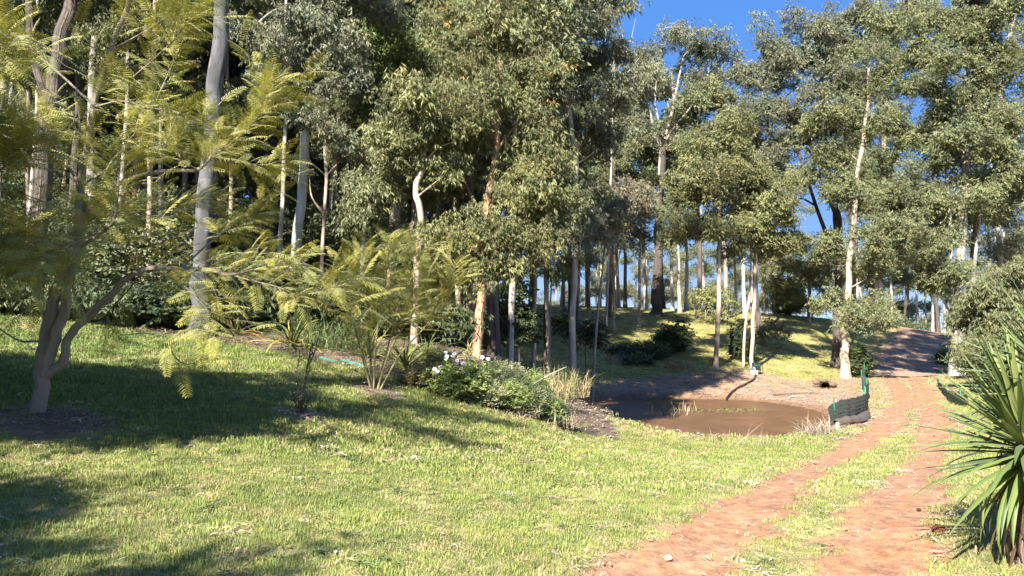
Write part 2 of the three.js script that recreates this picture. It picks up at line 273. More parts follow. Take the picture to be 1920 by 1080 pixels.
// leaves on a few twigs; pend: how much the leaves hang
function spray(seed, { twigs = 5, per = 6, R = 0.36, len = 0.15, wid = 0.03, pend = 1.0, upward = 0.3 }) {
  const r = rng(seed), pos = [], idx = [];
  const d = V(), s = V(), up = V(), q = V(), a = V();
  for (let t = 0; t < twigs; t++) {
    const az = r() * 6.283, el = lerp(-0.5, 1, r()) * 0.9 + upward * 0.4; d.set(Math.cos(az) * Math.cos(el), Math.sin(el), Math.sin(az) * Math.cos(el)); const L = R * (0.6 + 0.5 * r());
    a.set(-d.z, 0, d.x).normalize().multiplyScalar(0.006 * R / 0.36); const b0 = pos.length / 3, e = d.clone().multiplyScalar(L); pos.push(a.x, a.y, a.z, -a.x, -a.y, -a.z, e.x, e.y, e.z); idx.push(b0, b0 + 1, b0 + 2);
    for (let k = 0; k < per; k++) {
      const f = 0.25 + 0.75 * (k + r()) / per, o = d.clone().multiplyScalar(L * f); o.y -= 0.12 * L * f * f * pend;
      const az2 = az + (r() - 0.5) * 3.6; q.set(Math.cos(az2), (r() - 0.5) * 0.6, Math.sin(az2)).multiplyScalar(1 - 0.55 * pend); q.y -= pend * (0.35 + 0.7 * r()); q.normalize();
      s.set(r() - 0.5, r() - 0.5, r() - 0.5).cross(q).normalize(); const l = len * (0.7 + 0.5 * r()), w = wid * (0.75 + 0.5 * r());
      up.crossVectors(q, s).multiplyScalar(l * 0.12);
      const m = o.clone().addScaledVector(q, l * 0.45).add(up), e2 = o.clone().addScaledVector(q, l), b = pos.length / 3;
      pos.push(o.x, o.y, o.z, m.x + s.x * w, m.y + s.y * w, m.z + s.z * w, m.x - s.x * w, m.y - s.y * w, m.z - s.z * w, e2.x, e2.y, e2.z); idx.push(b, b + 1, b + 2, b + 1, b + 3, b + 2);
    }
  }
  return build(pos, idx);
}
const SPRAY = {
  gum: [1, 2, 3].map(i => spray(i, { twigs: 5, per: 7, len: 0.14, wid: 0.017, pend: 0.9 })),
  far: [4, 5, 6].map(i => spray(i, { twigs: 6, per: 7, R: 0.42, len: 0.13, wid: 0.02, pend: 0.75 })),
  broad: [7, 8].map(i => spray(i, { twigs: 5, per: 6, R: 0.3, len: 0.13, wid: 0.034, pend: 0.35 })),
  fine: [9, 10].map(i => spray(i, { twigs: 7, per: 9, R: 0.26, len: 0.055, wid: 0.008, pend: 0.05, upward: 1.2 })),
};
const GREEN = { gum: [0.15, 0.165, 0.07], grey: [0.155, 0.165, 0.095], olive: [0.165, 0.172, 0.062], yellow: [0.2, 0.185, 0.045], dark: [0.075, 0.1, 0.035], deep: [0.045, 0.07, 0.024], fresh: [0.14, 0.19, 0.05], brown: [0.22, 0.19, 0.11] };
const M4 = new THREE.Matrix4(), QT = new THREE.Quaternion(), EU = new THREE.Euler(), SCL = V(), COL = new THREE.Color();
function instanced(name, g, mat, items, parent, kind) { // items: [x, y, z, turn, tiltx, tiltz, scale, r, g, b, scaleY]
  const o = new THREE.InstancedMesh(g, mat, items.length); o.name = parent ? name : numbered(name); o.castShadow = o.receiveShadow = true;
  items.forEach((t, i) => { EU.set(t[4], t[3], t[5], 'YXZ'); QT.setFromEuler(EU); SCL.set(t[6], t[6] * (t[10] ?? 1), t[6]); M4.compose(V(t[0], t[1], t[2]), QT, SCL); o.setMatrixAt(i, M4); o.setColorAt(i, COL.setRGB(t[7], t[8], t[9])); });
  (parent ?? scene).add(o); if (kind) o.userData.kind = kind; return o;
}
function tint(c, r, v = 0.35) { const b = 1 + (r() - 0.5) * v * 2, w = (r() - 0.5) * v * 0.5; return [c[0] * b * (1 + w), c[1] * b, c[2] * b * (1 - w)]; }

// ------------------------------------------------------------------ a tree: trunk, limbs reaching clumps of foliage
let treeSeed = 100;
// o: name, label, group, at (base in the world), path (points above the base), r0, r1, bark, leaf, spray, size, per, crown [[centre, rx, ry, clumps, rz]], limbs [[points], r], spread (clump radius)
function growTree(o) {
  const r = rng(o.seed ?? treeSeed++), base = o.at, t = thing(o.name ?? 'gum_tree', o.label, o.category ?? 'tree', base, o.group);
  const rel = p => p.clone().sub(base), path = smooth(o.path.map(rel), Math.max(10, o.path.length * 5)), n = path.length, mat = o.bark.isMaterial ? o.bark : BARK[o.bark];
  path.forEach((p, i) => { if (i > 1) { p.x += 0.3 * o.r0 * n2(i * 0.17, treeSeed * 3.1); p.z += 0.3 * o.r0 * n2(i * 0.17 + 50, treeSeed * 3.1); } });
  const rad = path.map((_, i) => { const u = i / (n - 1); return lerp(o.r0, o.r1, Math.pow(u, 0.85)) * (1 + (o.flare ?? 0.5) * Math.exp(-u * 42)); });
  if (o.far) rad.forEach((_, i) => { rad[i] = Math.max(rad[i], 0.02); });
  path[0].y -= 0.25;
  mesh('trunk', tube(path, rad, o.sides ?? 10, 0.07, treeSeed), mat, t);
  const nodes = path.map((p, i) => ({ p, r: rad[i], root: -1 })).filter((_, i) => i / n > (o.from ?? 0.25)), groups = [];
  for (const [pts, lr, lr1] of o.limbs ?? []) {
    const q = smooth(pts.map(rel), pts.length * 4), id = groups.length, rr = taper(q.length, lr, lr1 ?? lr * 0.35); groups.push([tube(q, rr, 7, 0.1, id)]);
    q.forEach((p, i) => i && nodes.push({ p, r: rr[i], root: id }));
  }
  const clumps = [];
  for (const [c, rx, ry, count, rz] of o.crown) { // boughs spread through the crown, clumps gathered about each bough with open air between
    const boughs = [], want = Math.max(2, Math.round(count / 3.2)), total = Math.round(count * (o.more ?? 1.6)), apart = 1.5 * Math.cbrt(rx * ry * (rz ?? rx * 0.85) / want);
    for (let tries = 0; boughs.length < want && tries < want * 30; tries++) { const q = V(r() * 2 - 1, r() * 2 - 1, r() * 2 - 1), l = q.length(); if (l > 1 || (l < 0.5 && r() < 0.5)) continue; q.set(q.x * rx, q.y * ry, q.z * (rz ?? rx * 0.85)).add(c).sub(base); if (tries > want * 20 || !boughs.some(u => u.distanceTo(q) < apart)) boughs.push(q); }
    for (let k = 0; k < total; k++) { const b = boughs[k % boughs.length], s = o.spread * (0.7 + 1.0 * r()), a = r() * 6.283, e = (r() - 0.5) * 1.3; const q = k < boughs.length ? b : V(b.x + Math.cos(a) * s * 1.25, b.y + e * s * 1.15, b.z + Math.sin(a) * s * 1.25); if (!o.open?.(q.clone().add(base))) clumps.push(q); }
  }
  const axisAt = q => { let m = 1e9; for (const a of path) m = Math.min(m, Math.hypot(a.x - q.x, a.z - q.z)); return m; };
  clumps.sort((a, b) => axisAt(a) - axisAt(b));
  const items = o.spraySet.map(() => []);
  for (const c of clumps) {
    let best = null, score = 1e9; for (const k of nodes) { const d = k.p.distanceTo(c), rise = c.y - k.p.y, s = d + Math.max(0, 0.55 * d - rise) * 1.3 + (k.root < 0 && k.p.y < 0 ? 9 : 0); if (s < score) { score = s; best = k; } }
    const d = best.p.distanceTo(c); let own = best.root; if (d > 0.25) {
      const m = Math.max(4, Math.min(9, Math.round(d / 0.6))), mid = best.p.clone().lerp(c, 0.5); mid.y += d * (0.12 - 0.22 * r()); mid.x += d * 0.16 * (r() - 0.5); mid.z += d * 0.16 * (r() - 0.5);
      const q = new THREE.QuadraticBezierCurve3(best.p, mid, c).getPoints(m), lr = Math.min(best.r * 0.72, (o.limbR ?? 0.011) * (d + 0.8) + 0.008), rr = taper(q.length, lr, lr * 0.3);
      q.forEach((p, i) => { if (i && i < m) { p.x += d * 0.03 * (r() - 0.5); p.y += d * 0.04 * (r() - 0.5); } });
      let id = best.root; if (id < 0) { id = groups.length; groups.push([]); } groups[id].push(tube(q, rr, lr > 0.06 ? 6 : 4));
      q.forEach((p, i) => i && nodes.push({ p, r: rr[i], root: id })); own = id;
    }
    const ns = Math.round(o.per * (0.7 + 0.6 * r())), R = o.spread * (0.75 + 0.5 * r()), big = 0.65 + 0.75 * r(), tone = tint(o.leaf, r, 0.22);
    for (let k = 0; k < ns; k++) {
      let x, y, z; do { x = r() * 2 - 1; y = r() * 2 - 1; z = r() * 2 - 1; } while (x * x + y * y + z * z > 1);
      const col = tint(tone, r, 0.3); if (o.tips && r() < o.tips) { col[0] *= 1.7; col[1] *= 1.05; col[2] *= 0.7; }
      items[k % items.length].push([c.x + x * R, c.y + y * R * 0.95 - 0.15 * R * (x * x + z * z), c.z + z * R, r() * 6.283, (r() - 0.5) * 0.6, (r() - 0.5) * 0.6, o.size * big * (0.75 + 0.5 * r()), ...col, 1.2]);
    }
    const tw = 3; for (let k = 0; k < tw; k++) { const e = V(r() * 2 - 1, r() * 1.2 - 0.3, r() * 2 - 1).multiplyScalar(R * 0.8).add(c); if (own >= 0) groups[own].push(tube([c, c.clone().lerp(e, 0.5).add(V(0, 0.05 * R, 0)), e], [0.012 * o.size + 0.004, 0.009 * o.size, 0.003], 3)); }
  }
  const limbs = groups.filter(g => g.length);
  if (o.far) { if (limbs.length) mesh('branches', mergeGeometries(limbs.flat()), mat, t); } else for (const g of limbs) mesh('limb', mergeGeometries(g), o.limbBark ? BARK[o.limbBark] : mat, t);
  items.forEach((it, i) => { if (it.length) instanced('foliage', o.spraySet[i], LEAF, it, t, 'stuff'); });
  return t;
}
const copies = new Map();
function copyTree(src, pos, turn, s, label, group, sy = s) { const c = src.clone(); c.name = numbered(src.name.replace(/_\d+$/, '')); c.position.copy(pos); c.rotation.y = turn; c.scale.set(s, sy, s); c.userData = { label, category: 'tree', group }; scene.add(c); return c; }
// ------------------------------------------------------------------ the trees one can tell apart
const gaps = (...discs) => q => { const k = (q.y - EYE) / -q.z, a = Math.atan(k) - PITCH, x = 960 + F * q.x / -q.z, y = 540 - F * Math.tan(a); return discs.some(([u, v, r]) => Math.hypot(x - u, y - v) < r); }; // open air before a trunk, at its own place in the crown
const px2m = (a, d) => a * d / F;
function tree(label, [bx, by, bd], bk, r, path, crown, o = {}) { // r: trunk radius in photo pixels at the base and top
  const b = bd ? P(bx, by, bd) : G(bx, by), d = -b.z, thin = o.thin ?? 0.68; if (bd) b.y = H(b.x, b.z);
  const far = d > 35, at = (q) => P(q[0], q[1], d + (q[2] ?? 0));
  return growTree({
    label, at: b, bark: bk, r0: px2m(r[0] * thin, d), r1: px2m(r[1] * thin, d), path: [b, ...path.map(at)], limbs: (o.limbs ?? []).map(([p, a, e]) => [p.map(at), px2m(a * thin, d), e && px2m(e * thin, d)]),
    crown: crown.map(([x, y, rx, ry, n, dz]) => [P(x, y, d + (dz ?? 0)), px2m(rx, d), px2m(ry, d), n]),
    spraySet: far ? SPRAY.far : SPRAY.gum, size: far ? 0.98 + (d - 35) * 0.014 : 0.78, per: far ? 18 : 18, more: far ? 1.35 : 1.5, spread: far ? 0.62 + (d - 35) * 0.008 : 0.42, leaf: GREEN[o.leaf ?? 'gum'], ...o, limbs: (o.limbs ?? []).map(([p, a, e]) => [p.map(at), px2m(a * thin, d), e && px2m(e * thin, d)]), leafName: 0, leaf: GREEN[o.leaf ?? 'gum'],
  });
}
tree('thick dark rough-barked tree at the far left behind the feathery tree', [50, 588, 17.8], 'dark', [17, 13], [[68, 450], [84, 300], [95, 190], [118, 90], [140, -20], [150, -160]], [[40, 90, 90, 90, 14, 2], [150, -60, 120, 90, 14], [30, 250, 60, 60, 7, 3], [10, -60, 100, 80, 10]], { thin: 1, leaf: 'dark', limbs: [[[[92, 200], [60, 90], [52, -10], [40, -120]], 9]] });
tree('tall smooth grey trunk rising behind the feathery tree', [374, 628, 17.6], 'slate', [17, 14], [[378, 520], [385, 400], [398, 220], [410, 80], [416, -60], [420, -200]], [[450, -330, 130, 70, 12]], { thin: 1, leaf: 'gum' });
tree('pale beige straight trunk between the dark and the grey trunk', [276, 610, 21], 'tan', [8, 5], [[280, 400], [284, 200], [290, 40], [294, -100]], [[290, -20, 80, 80, 12], [230, 90, 60, 60, 8, 2], [330, 60, 60, 60, 8, 2]], { leaf: 'olive' });
tree('white-barked gum with patchy grey bark left of centre', [546, 612, 20.5], 'white', [12, 8], [[556, 470], [566, 350], [576, 230], [588, 110], [598, 0], [606, -120]], [[540, 60, 80, 60, 16], [630, 110, 60, 50, 10], [610, -40, 110, 60, 16], [520, 160, 50, 40, 7], [610, 210, 40, 40, 6]], { thin: 0.85, leaf: 'grey', limbs: [[[[592, 105], [560, 115], [535, 150]], 4], [[[580, 130], [620, 100], [660, 85]], 4], [[[590, 20], [520, 18], [465, 60]], 4]] });
tree('thin crooked trunk just right of the white-barked gum', [606, 610, 25], 'tan', [6, 3.5], [[604, 480], [612, 330], [610, 250], [622, 190]], [[640, 250, 60, 70, 12], [600, 180, 50, 50, 9], [660, 170, 50, 50, 8]], { leaf: 'gum', limbs: [[[[611, 330], [630, 310], [650, 290]], 3], [[[606, 400], [585, 370], [580, 330]], 3]] });
tree('slim white stem second to the right of the white-barked gum', [626, 610, 27], 'white', [4.5, 3], [[628, 470], [631, 350], [630, 280], [634, 200], [640, 100]], [[650, 60, 60, 60, 12], [610, 10, 60, 40, 9]], { leaf: 'grey' });
tree('leaning pale trunk under the bright crown top left of centre', [734, 610, 24], 'grey', [9, 6], [[740, 480], [748, 360], [756, 240], [763, 205], [768, 150], [778, 90]], [[775, 55, 60, 45, 18], [700, 120, 60, 55, 13], [730, 10, 70, 45, 13], [700, 215, 55, 45, 10], [820, 110, 50, 40, 8]], { leaf: 'fresh', limbs: [[[[763, 205], [775, 175], [770, 120]], 5], [[[770, 125], [810, 130], [832, 155]], 5], [[[756, 250], [720, 260], [665, 270]], 3]] });
tree('bent light-brown trunk forking under a yellow-green crown', [776, 620, 19.2], 'tan', [9, 6.5], [[781, 520], [786, 440], [789, 395], [781, 368], [784, 335], [797, 310], [794, 270], [800, 240]], [[810, 205, 60, 42, 16], [760, 235, 45, 40, 8], [870, 235, 55, 35, 9], [770, 320, 40, 40, 5]], { thin: 0.78, leaf: 'olive', flare: 0.2, open: gaps([782, 400, 22], [795, 310, 20], [830, 270, 14]), limbs: [[[[797, 305], [820, 278], [850, 266]], 4], [[[794, 290], [775, 268], [750, 262]], 3]] });
tree('narrow brown companion stem beside the bent trunk', [765, 622, 20.5], 'brown', [6, 4], [[768, 540], [772, 430], [775, 370], [760, 310]], [[740, 330, 50, 40, 8], [700, 380, 50, 40, 7]], { leaf: 'gum' });
tree('orange stringy-barked tree with dense olive crown at centre', [893, 655, 20], 'orange', [14, 7], [[899, 600], [905, 540], [911, 450], [917, 360], [929, 280], [933, 200], [938, 110], [940, 30]], [[915, 90, 80, 70, 20], [980, 150, 60, 60, 14], [900, 180, 60, 50, 12], [1005, 250, 55, 50, 12], [1010, 330, 60, 60, 16], [960, 400, 80, 60, 20], [1020, 420, 45, 50, 8], [880, 430, 55, 50, 12], [845, 490, 45, 40, 8], [950, 485, 70, 35, 12], [920, 0, 90, 60, 14], [860, 350, 40, 40, 6]],
  { leaf: 'olive', tips: 0.03, from: 0.3, per: 15, more: 1.25, open: gaps([918, 390, 26], [914, 350, 22], [932, 250, 20], [905, 560, 26], [960, 240, 16], [985, 400, 18], [908, 480, 18]), limbs: [[[[927, 290], [955, 250], [976, 222]], 5], [[[912, 450], [960, 420], [1000, 380]], 5], [[[910, 410], [885, 370], [868, 330]], 4.5], [[[907, 500], [945, 460], [985, 410]], 5], [[[905, 530], [950, 505], [990, 480]], 4]] });
tree('rough grey trunk close behind the orange stringy-barked tree', [872, 648, 20.6], 'brown', [12, 9], [[876, 580], [879, 520], [884, 440], [880, 340], [868, 230], [860, 120]], [[850, 60, 80, 70, 18, 1.5], [830, 130, 50, 50, 9, 2], [890, 290, 50, 50, 8, 1.5]], { leaf: 'gum' });
tree('thin brown stem squeezed between the two trunks at centre', [885, 650, 21.4], 'tan', [4, 2.5], [[887, 580], [890, 500], [893, 420]], [[870, 400, 40, 40, 6], [900, 370, 30, 30, 5]], { leaf: 'olive' });
tree('tall grey-white trunk standing above the dry grass left of the pond', [1071, 674, 27], 'white', [9.5, 5.5], [[1074, 600], [1077, 500], [1079, 380], [1079, 300], [1070, 230], [1060, 170], [1052, 90], [1042, 0]], [[1050, 50, 60, 60, 14], [1110, 150, 50, 50, 12], [1165, 140, 45, 45, 10], [1030, 150, 35, 50, 7], [1120, 240, 45, 45, 9], [1090, 10, 60, 40, 9], [1100, 380, 45, 60, 10], [1060, 460, 40, 35, 6], [1110, 460, 35, 30, 5]],
  { leaf: 'grey', limbs: [[[[1079, 290], [1105, 240], [1140, 210], [1168, 184]], 4.5], [[[1108, 238], [1115, 200], [1120, 160]], 3], [[[1065, 200], [1045, 165], [1048, 120]], 4]] });
tree('thin grey leaning stem at the left bank of the pond', [1109, 712, 30], 'grey', [4, 2.4], [[1116, 640], [1124, 560], [1131, 490], [1136, 440], [1140, 400]], [[1150, 400, 30, 30, 5], [1120, 430, 25, 25, 3]], { leaf: 'grey', flare: 0.2 });
tree('white-grey trunk with a dark base on the shaded slope', [1000, 640, 33], 'white', [6.5, 4], [[1002, 590], [1003, 540], [1003, 470], [1000, 380]], [[1000, 440, 40, 30, 6], [980, 360, 40, 40, 7]], { leaf: 'gum' });
tree('brown trunk right of the dark-based white-grey trunk', [1023, 644, 33.5], 'brown', [6, 4], [[1023, 590], [1025, 520], [1028, 440], [1025, 360]], [[1040, 420, 40, 30, 6], [1030, 340, 40, 40, 6]], { leaf: 'gum' });
tree('slim grey pole-like stem before the brown trunk on the shaded slope', [1030, 664, 30], 'grey', [2.6, 1.8], [[1031, 600], [1033, 550], [1034, 500]], [[1035, 500, 22, 18, 3]], { leaf: 'fresh' });
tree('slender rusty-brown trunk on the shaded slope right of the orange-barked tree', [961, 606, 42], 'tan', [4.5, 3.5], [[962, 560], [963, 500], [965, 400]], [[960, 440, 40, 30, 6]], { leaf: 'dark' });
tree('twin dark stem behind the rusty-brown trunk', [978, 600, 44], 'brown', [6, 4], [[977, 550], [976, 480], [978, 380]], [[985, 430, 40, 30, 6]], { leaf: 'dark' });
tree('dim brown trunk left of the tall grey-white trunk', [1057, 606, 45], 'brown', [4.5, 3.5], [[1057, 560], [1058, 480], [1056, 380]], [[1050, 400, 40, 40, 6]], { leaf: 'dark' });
tree('dark trunk half hidden behind the tall grey-white trunk', [1083, 612, 43], 'brown', [5, 4], [[1084, 560], [1085, 480], [1088, 380]], [[1095, 400, 40, 40, 6]], { leaf: 'gum' });
tree('pair-like brown trunk right of the tall grey-white trunk', [1102, 602, 47], 'brown', [6, 4.5], [[1103, 560], [1104, 480], [1106, 360]], [[1110, 380, 40, 40, 6]], { leaf: 'gum' });
tree('dark trunk with a pale dug base left of the massive crest tree', [1142, 590, 56], 'brown', [6, 5], [[1145, 540], [1147, 460], [1150, 340], [1155, 240]], [[1150, 300, 45, 50, 8], [1160, 220, 40, 40, 7]], { leaf: 'gum' });
tree('massive flared dark trunk with airy white-limbed crown on the crest', [1230, 592, 60], 'dark', [15, 8], [[1231, 560], [1233, 490], [1236, 400], [1240, 320], [1246, 262]], [[1205, 110, 35, 25, 8], [1262, 75, 42, 22, 9], [1315, 95, 38, 28, 9], [1335, 165, 28, 40, 8], [1185, 190, 35, 45, 8], [1275, 150, 40, 40, 5], [1220, 250, 45, 40, 6], [1300, 250, 40, 30, 5]],
  { leaf: 'grey', flare: 0.9, per: 12, from: 0.75, limbBark: 'white', limbs: [[[[1243, 290], [1225, 240], [1215, 190], [1195, 150]], 5], [[[1246, 265], [1260, 210], [1272, 150], [1282, 105]], 5], [[[1248, 262], [1280, 220], [1320, 170]], 4], [[[1236, 330], [1238, 250], [1228, 180], [1240, 110]], 4]] });
tree('slim brown tree below the crest left of the round dark shrub', [1197, 614, 53], 'tan', [5, 3], [[1199, 560], [1200, 480], [1202, 420]], [[1195, 430, 30, 30, 6], [1215, 400, 30, 30, 5]], { leaf: 'gum' });
tree('dead tree whose bare white twigs stand above the crowns', [1136, 600, 47], 'white', [4, 1.4], [[1140, 480], [1146, 320], [1150, 200], [1152, 130], [1150, 90]], [], { flare: 0.2, limbs: [[[[1151, 150], [1168, 110], [1180, 85], [1192, 34]], 1.5, 0.4], [[[1152, 130], [1132, 105], [1114, 52]], 1.4, 0.4], [[[1151, 165], [1190, 120], [1212, 88]], 1.4, 0.4], [[[1172, 102], [1168, 70], [1160, 40]], 0.9, 0.3], [[[1128, 100], [1136, 70], [1134, 44]], 0.8, 0.3], [[[1150, 180], [1125, 150], [1106, 118]], 1.2, 0.4]] });
tree('small tree with rounded brownish crown on thin stems', [1150, 600, 50], 'tan', [3.5, 2], [[1152, 520], [1155, 440], [1158, 400]], [[1160, 375, 42, 32, 16], [1150, 420, 28, 22, 5]], { leaf: 'brown', limbs: [[[[1150, 530], [1165, 460], [1172, 400]], 2.2], [[[1150, 540], [1140, 470], [1140, 410]], 2]] });
tree('slender tan trunk on the far bank left of the pump', [1342, 692, 42.3], 'tan', [7, 4.5], [[1345, 620], [1348, 550], [1348, 480], [1349, 400], [1345, 300]], [[1335, 330, 55, 60, 18], [1300, 420, 40, 50, 10], [1370, 260, 45, 40, 10], [1350, 430, 45, 40, 9]], { leaf: 'olive', flare: 0.3 });
tree('thin leaning stem just left of the pump', [1393, 672, 43.5], 'tan', [4, 2.5], [[1398, 610], [1404, 560], [1408, 480], [1410, 380]], [[1420, 330, 50, 50, 13], [1400, 410, 40, 40, 9], [1440, 420, 40, 40, 8]], { leaf: 'olive', flare: 0.15 });
tree('slender tan trunk directly behind the pump', [1408, 684, 43.2], 'tan', [5.5, 4], [[1411, 620], [1414, 560], [1417, 480], [1420, 380]], [[1450, 360, 45, 50, 12], [1440, 470, 50, 40, 10], [1470, 430, 35, 35, 6]], { leaf: 'olive', flare: 0.3 });
tree('stout pale trunk at the right end of the bank beside the track', [1585, 707, 44.5], 'tan', [13, 4], [[1584, 660], [1584, 610], [1590, 540], [1598, 440], [1606, 350], [1622, 240], [1631, 130]], [[1610, 470, 70, 36, 13], [1660, 420, 60, 45, 13], [1580, 340, 50, 40, 9], [1650, 330, 60, 40, 11], [1700, 380, 45, 40, 8], [1620, 590, 32, 28, 7, -1.5], [1560, 250, 60, 40, 9], [1640, 230, 60, 50, 10], [1610, 560, 45, 25, 5], [1634, 110, 50, 36, 9], [1600, 170, 45, 36, 7]], { leaf: 'gum', from: 0.15, open: gaps([1584, 650, 18], [1588, 545, 14], [1600, 430, 14]) });
tree('big dark forked tree behind the stout pale trunk', [1567, 668, 49], 'dark', [13, 9], [[1569, 620], [1571, 570], [1574, 510], [1574, 450], [1565, 390], [1540, 350]], [[1440, 120, 60, 45, 16], [1510, 80, 60, 45, 15], [1480, 190, 70, 50, 18], [1560, 150, 60, 50, 14], [1420, 230, 45, 45, 10], [1520, 260, 60, 40, 12], [1400, 290, 50, 30, 8], [1580, 70, 50, 40, 10], [1470, 320, 45, 30, 6], [1610, 180, 50, 50, 9], [1530, 460, 40, 30, 5], [1620, 50, 60, 40, 10], [1680, 15, 60, 40, 9]],
  { leaf: 'grey', from: 0.6, limbs: [[[[1573, 500], [1550, 440], [1528, 380], [1502, 300], [1482, 270]], 7], [[[1574, 470], [1566, 400], [1572, 340], [1560, 260], [1545, 180]], 8], [[[1502, 300], [1480, 220], [1450, 160]], 5], [[[1528, 385], [1500, 372], [1485, 388]], 3]] });
tree('broad multi-stemmed tree right of the track on the hill', [1792, 704, 44], 'grey', [16, 8], [[1796, 640], [1797, 580], [1800, 500], [1806, 400], [1812, 280], [1815, 150]], [[1800, 70, 90, 60, 26], [1740, 150, 70, 60, 18], [1860, 160, 75, 70, 20], [1800, 250, 90, 55, 22], [1720, 270, 45, 50, 9], [1880, 290, 60, 60, 14], [1790, 380, 80, 50, 18], [1850, 430, 70, 45, 14], [1740, 470, 60, 42, 11], [1800, 510, 70, 34, 10], [1870, 60, 70, 60, 14], [1770, 10, 80, 45, 12], [1885, 0, 80, 45, 12], [1700, 60, 55, 40, 9]],
  { leaf: 'gum', from: 0.2, open: gaps([1795, 610, 24], [1797, 550, 22], [1800, 470, 18], [1806, 400, 16], [1785, 350, 14]), limbs: [[[[1795, 650], [1784, 560], [1783, 450], [1775, 330], [1760, 220]], 7], [[[1798, 650], [1820, 560], [1832, 450], [1850, 320]], 7], [[[1800, 610], [1772, 570], [1758, 530], [1735, 510]], 3.5]] });
tree('fluted second trunk pressed against the broad tree right of the track', [1812, 706, 45.5], 'brown', [10, 6], [[1814, 640], [1818, 560], [1826, 460], [1840, 330]], [[1830, 300, 60, 60, 12], [1870, 370, 50, 50, 9]], { leaf: 'gum' });
tree('pale dead-limbed trunk at the top right corner', [1880, 690, 52], 'white', [8, 5], [[1876, 560], [1872, 420], [1868, 280], [1880, 150], [1900, 40], [1915, -30]], [[1900, 90, 60, 70, 12], [1860, 200, 50, 60, 9], [1910, 330, 50, 60, 10], [1900, 450, 50, 40, 8]], { leaf: 'grey' });
tree('straight tan trunk at the crest left of the road top', [1651, 607, 69], 'tan', [8.5, 6], [[1651, 560], [1650, 500], [1652, 400], [1656, 300], [1660, 200]], [[1670, 180, 70, 70, 16], [1650, 90, 60, 50, 10], [1700, 60, 70, 60, 14], [1660, 300, 60, 50, 10], [1690, 470, 40, 30, 5]], { leaf: 'gum' });
tree('small forked tree with bright leaves on the crest lawn', [1516, 601, 66], 'brown', [5, 3], [[1518, 560], [1519, 520], [1522, 490]], [[1500, 510, 40, 30, 9], [1545, 500, 40, 30, 9], [1530, 550, 40, 22, 5]], { leaf: 'olive', limbs: [[[[1518, 570], [1535, 550], [1552, 535]], 2]] });
tree('bushy light-green tree behind the spiky plant at right', [1850, 720, 30], 'tan', [4, 2.5], [[1852, 670], [1856, 620], [1862, 570]], [[1888, 590, 52, 50, 22], [1910, 540, 50, 40, 14], [1864, 640, 36, 35, 9], [1900, 660, 50, 40, 12], [1852, 560, 26, 25, 5]], { leaf: 'gum', spraySet: SPRAY.gum, size: 1.05, per: 18, spread: 0.42, from: 0.1 });
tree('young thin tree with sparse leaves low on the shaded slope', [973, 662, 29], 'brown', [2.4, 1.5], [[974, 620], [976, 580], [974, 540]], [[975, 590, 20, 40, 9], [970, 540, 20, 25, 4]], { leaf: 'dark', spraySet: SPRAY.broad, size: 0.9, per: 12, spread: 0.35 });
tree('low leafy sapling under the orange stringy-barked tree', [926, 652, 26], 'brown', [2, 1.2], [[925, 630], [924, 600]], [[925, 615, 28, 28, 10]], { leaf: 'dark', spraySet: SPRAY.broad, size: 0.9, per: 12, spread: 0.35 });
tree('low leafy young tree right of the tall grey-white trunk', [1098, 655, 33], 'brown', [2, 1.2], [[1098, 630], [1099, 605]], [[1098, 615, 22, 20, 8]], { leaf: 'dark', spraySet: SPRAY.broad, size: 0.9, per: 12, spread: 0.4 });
tree('small staked young tree on the sunny slope', [1323, 603, 58], 'tan', [1.6, 1], [[1323, 590], [1323, 575]], [[1325, 575, 22, 22, 7]], { leaf: 'olive', from: 0.1 });
tree('spindly young tree alone on the slope right of the pump', [1437, 648, 52], 'tan', [1.4, 0.8], [[1436, 625], [1438, 605]], [[1437, 628, 14, 20, 5]], { leaf: 'gum', from: 0.1, per: 7, spread: 0.6 });

// ------------------------------------------------------------------ the other trees: a few grown, the rest copies of them turned and scaled
function wildTree(x, z, h, r0, bk, leaf, low, wide, n, label, group, seed) {
  const b = ground(x, z), r = rng(seed), lean = V((r() - 0.5) * 0.08 * h, 0, (r() - 0.5) * 0.08 * h), up = f => b.clone().add(V(lean.x * f + 0.012 * h * Math.sin(f * 6 + seed), h * f, lean.z * f));
  const d = Math.hypot(x, z), mid = (low + 1) / 2;
  return growTree({ label, group, at: b, bark: bk, r0, r1: r0 * 0.35, path: [b, up(0.25), up(0.5), up(0.75), up(0.95)], crown: [[up(mid), wide * h, (1 - low) / 2 * h, n]], spraySet: SPRAY.far, size: 1.12, per: 16, spread: 0.72, leaf: GREEN[leaf], far: true, sides: 7, from: low * 0.9, seed });
}
const rr = rng(77);
const ORD = 'first second third fourth fifth sixth seventh eighth ninth tenth eleventh twelfth thirteenth fourteenth fifteenth sixteenth seventeenth eighteenth nineteenth twentieth twenty-first twenty-second twenty-third twenty-fourth twenty-fifth twenty-sixth twenty-seventh twenty-eighth twenty-ninth thirtieth'.split(' ');
function wood(list, text, group, kinds) {
  const protos = [];
  list.forEach(([x, z, h], i) => {
    const k = i % kinds.length, [h0, r0, bk, leaf, low, wide, n, word] = kinds[k], label = text.replace('#', word).replace('@', ORD[i]);
    if (!protos[k]) protos[k] = wildTree(x, z, h0, r0, bk, leaf, low, wide, n, label, group, 300 + k * 7 + Math.round(h0 * 31));
    else copyTree(protos[k], ground(x, z, -0.1), rr() * 6.283, h / h0 * (0.9 + 0.2 * rr()), label, group, h / h0);
  });
}
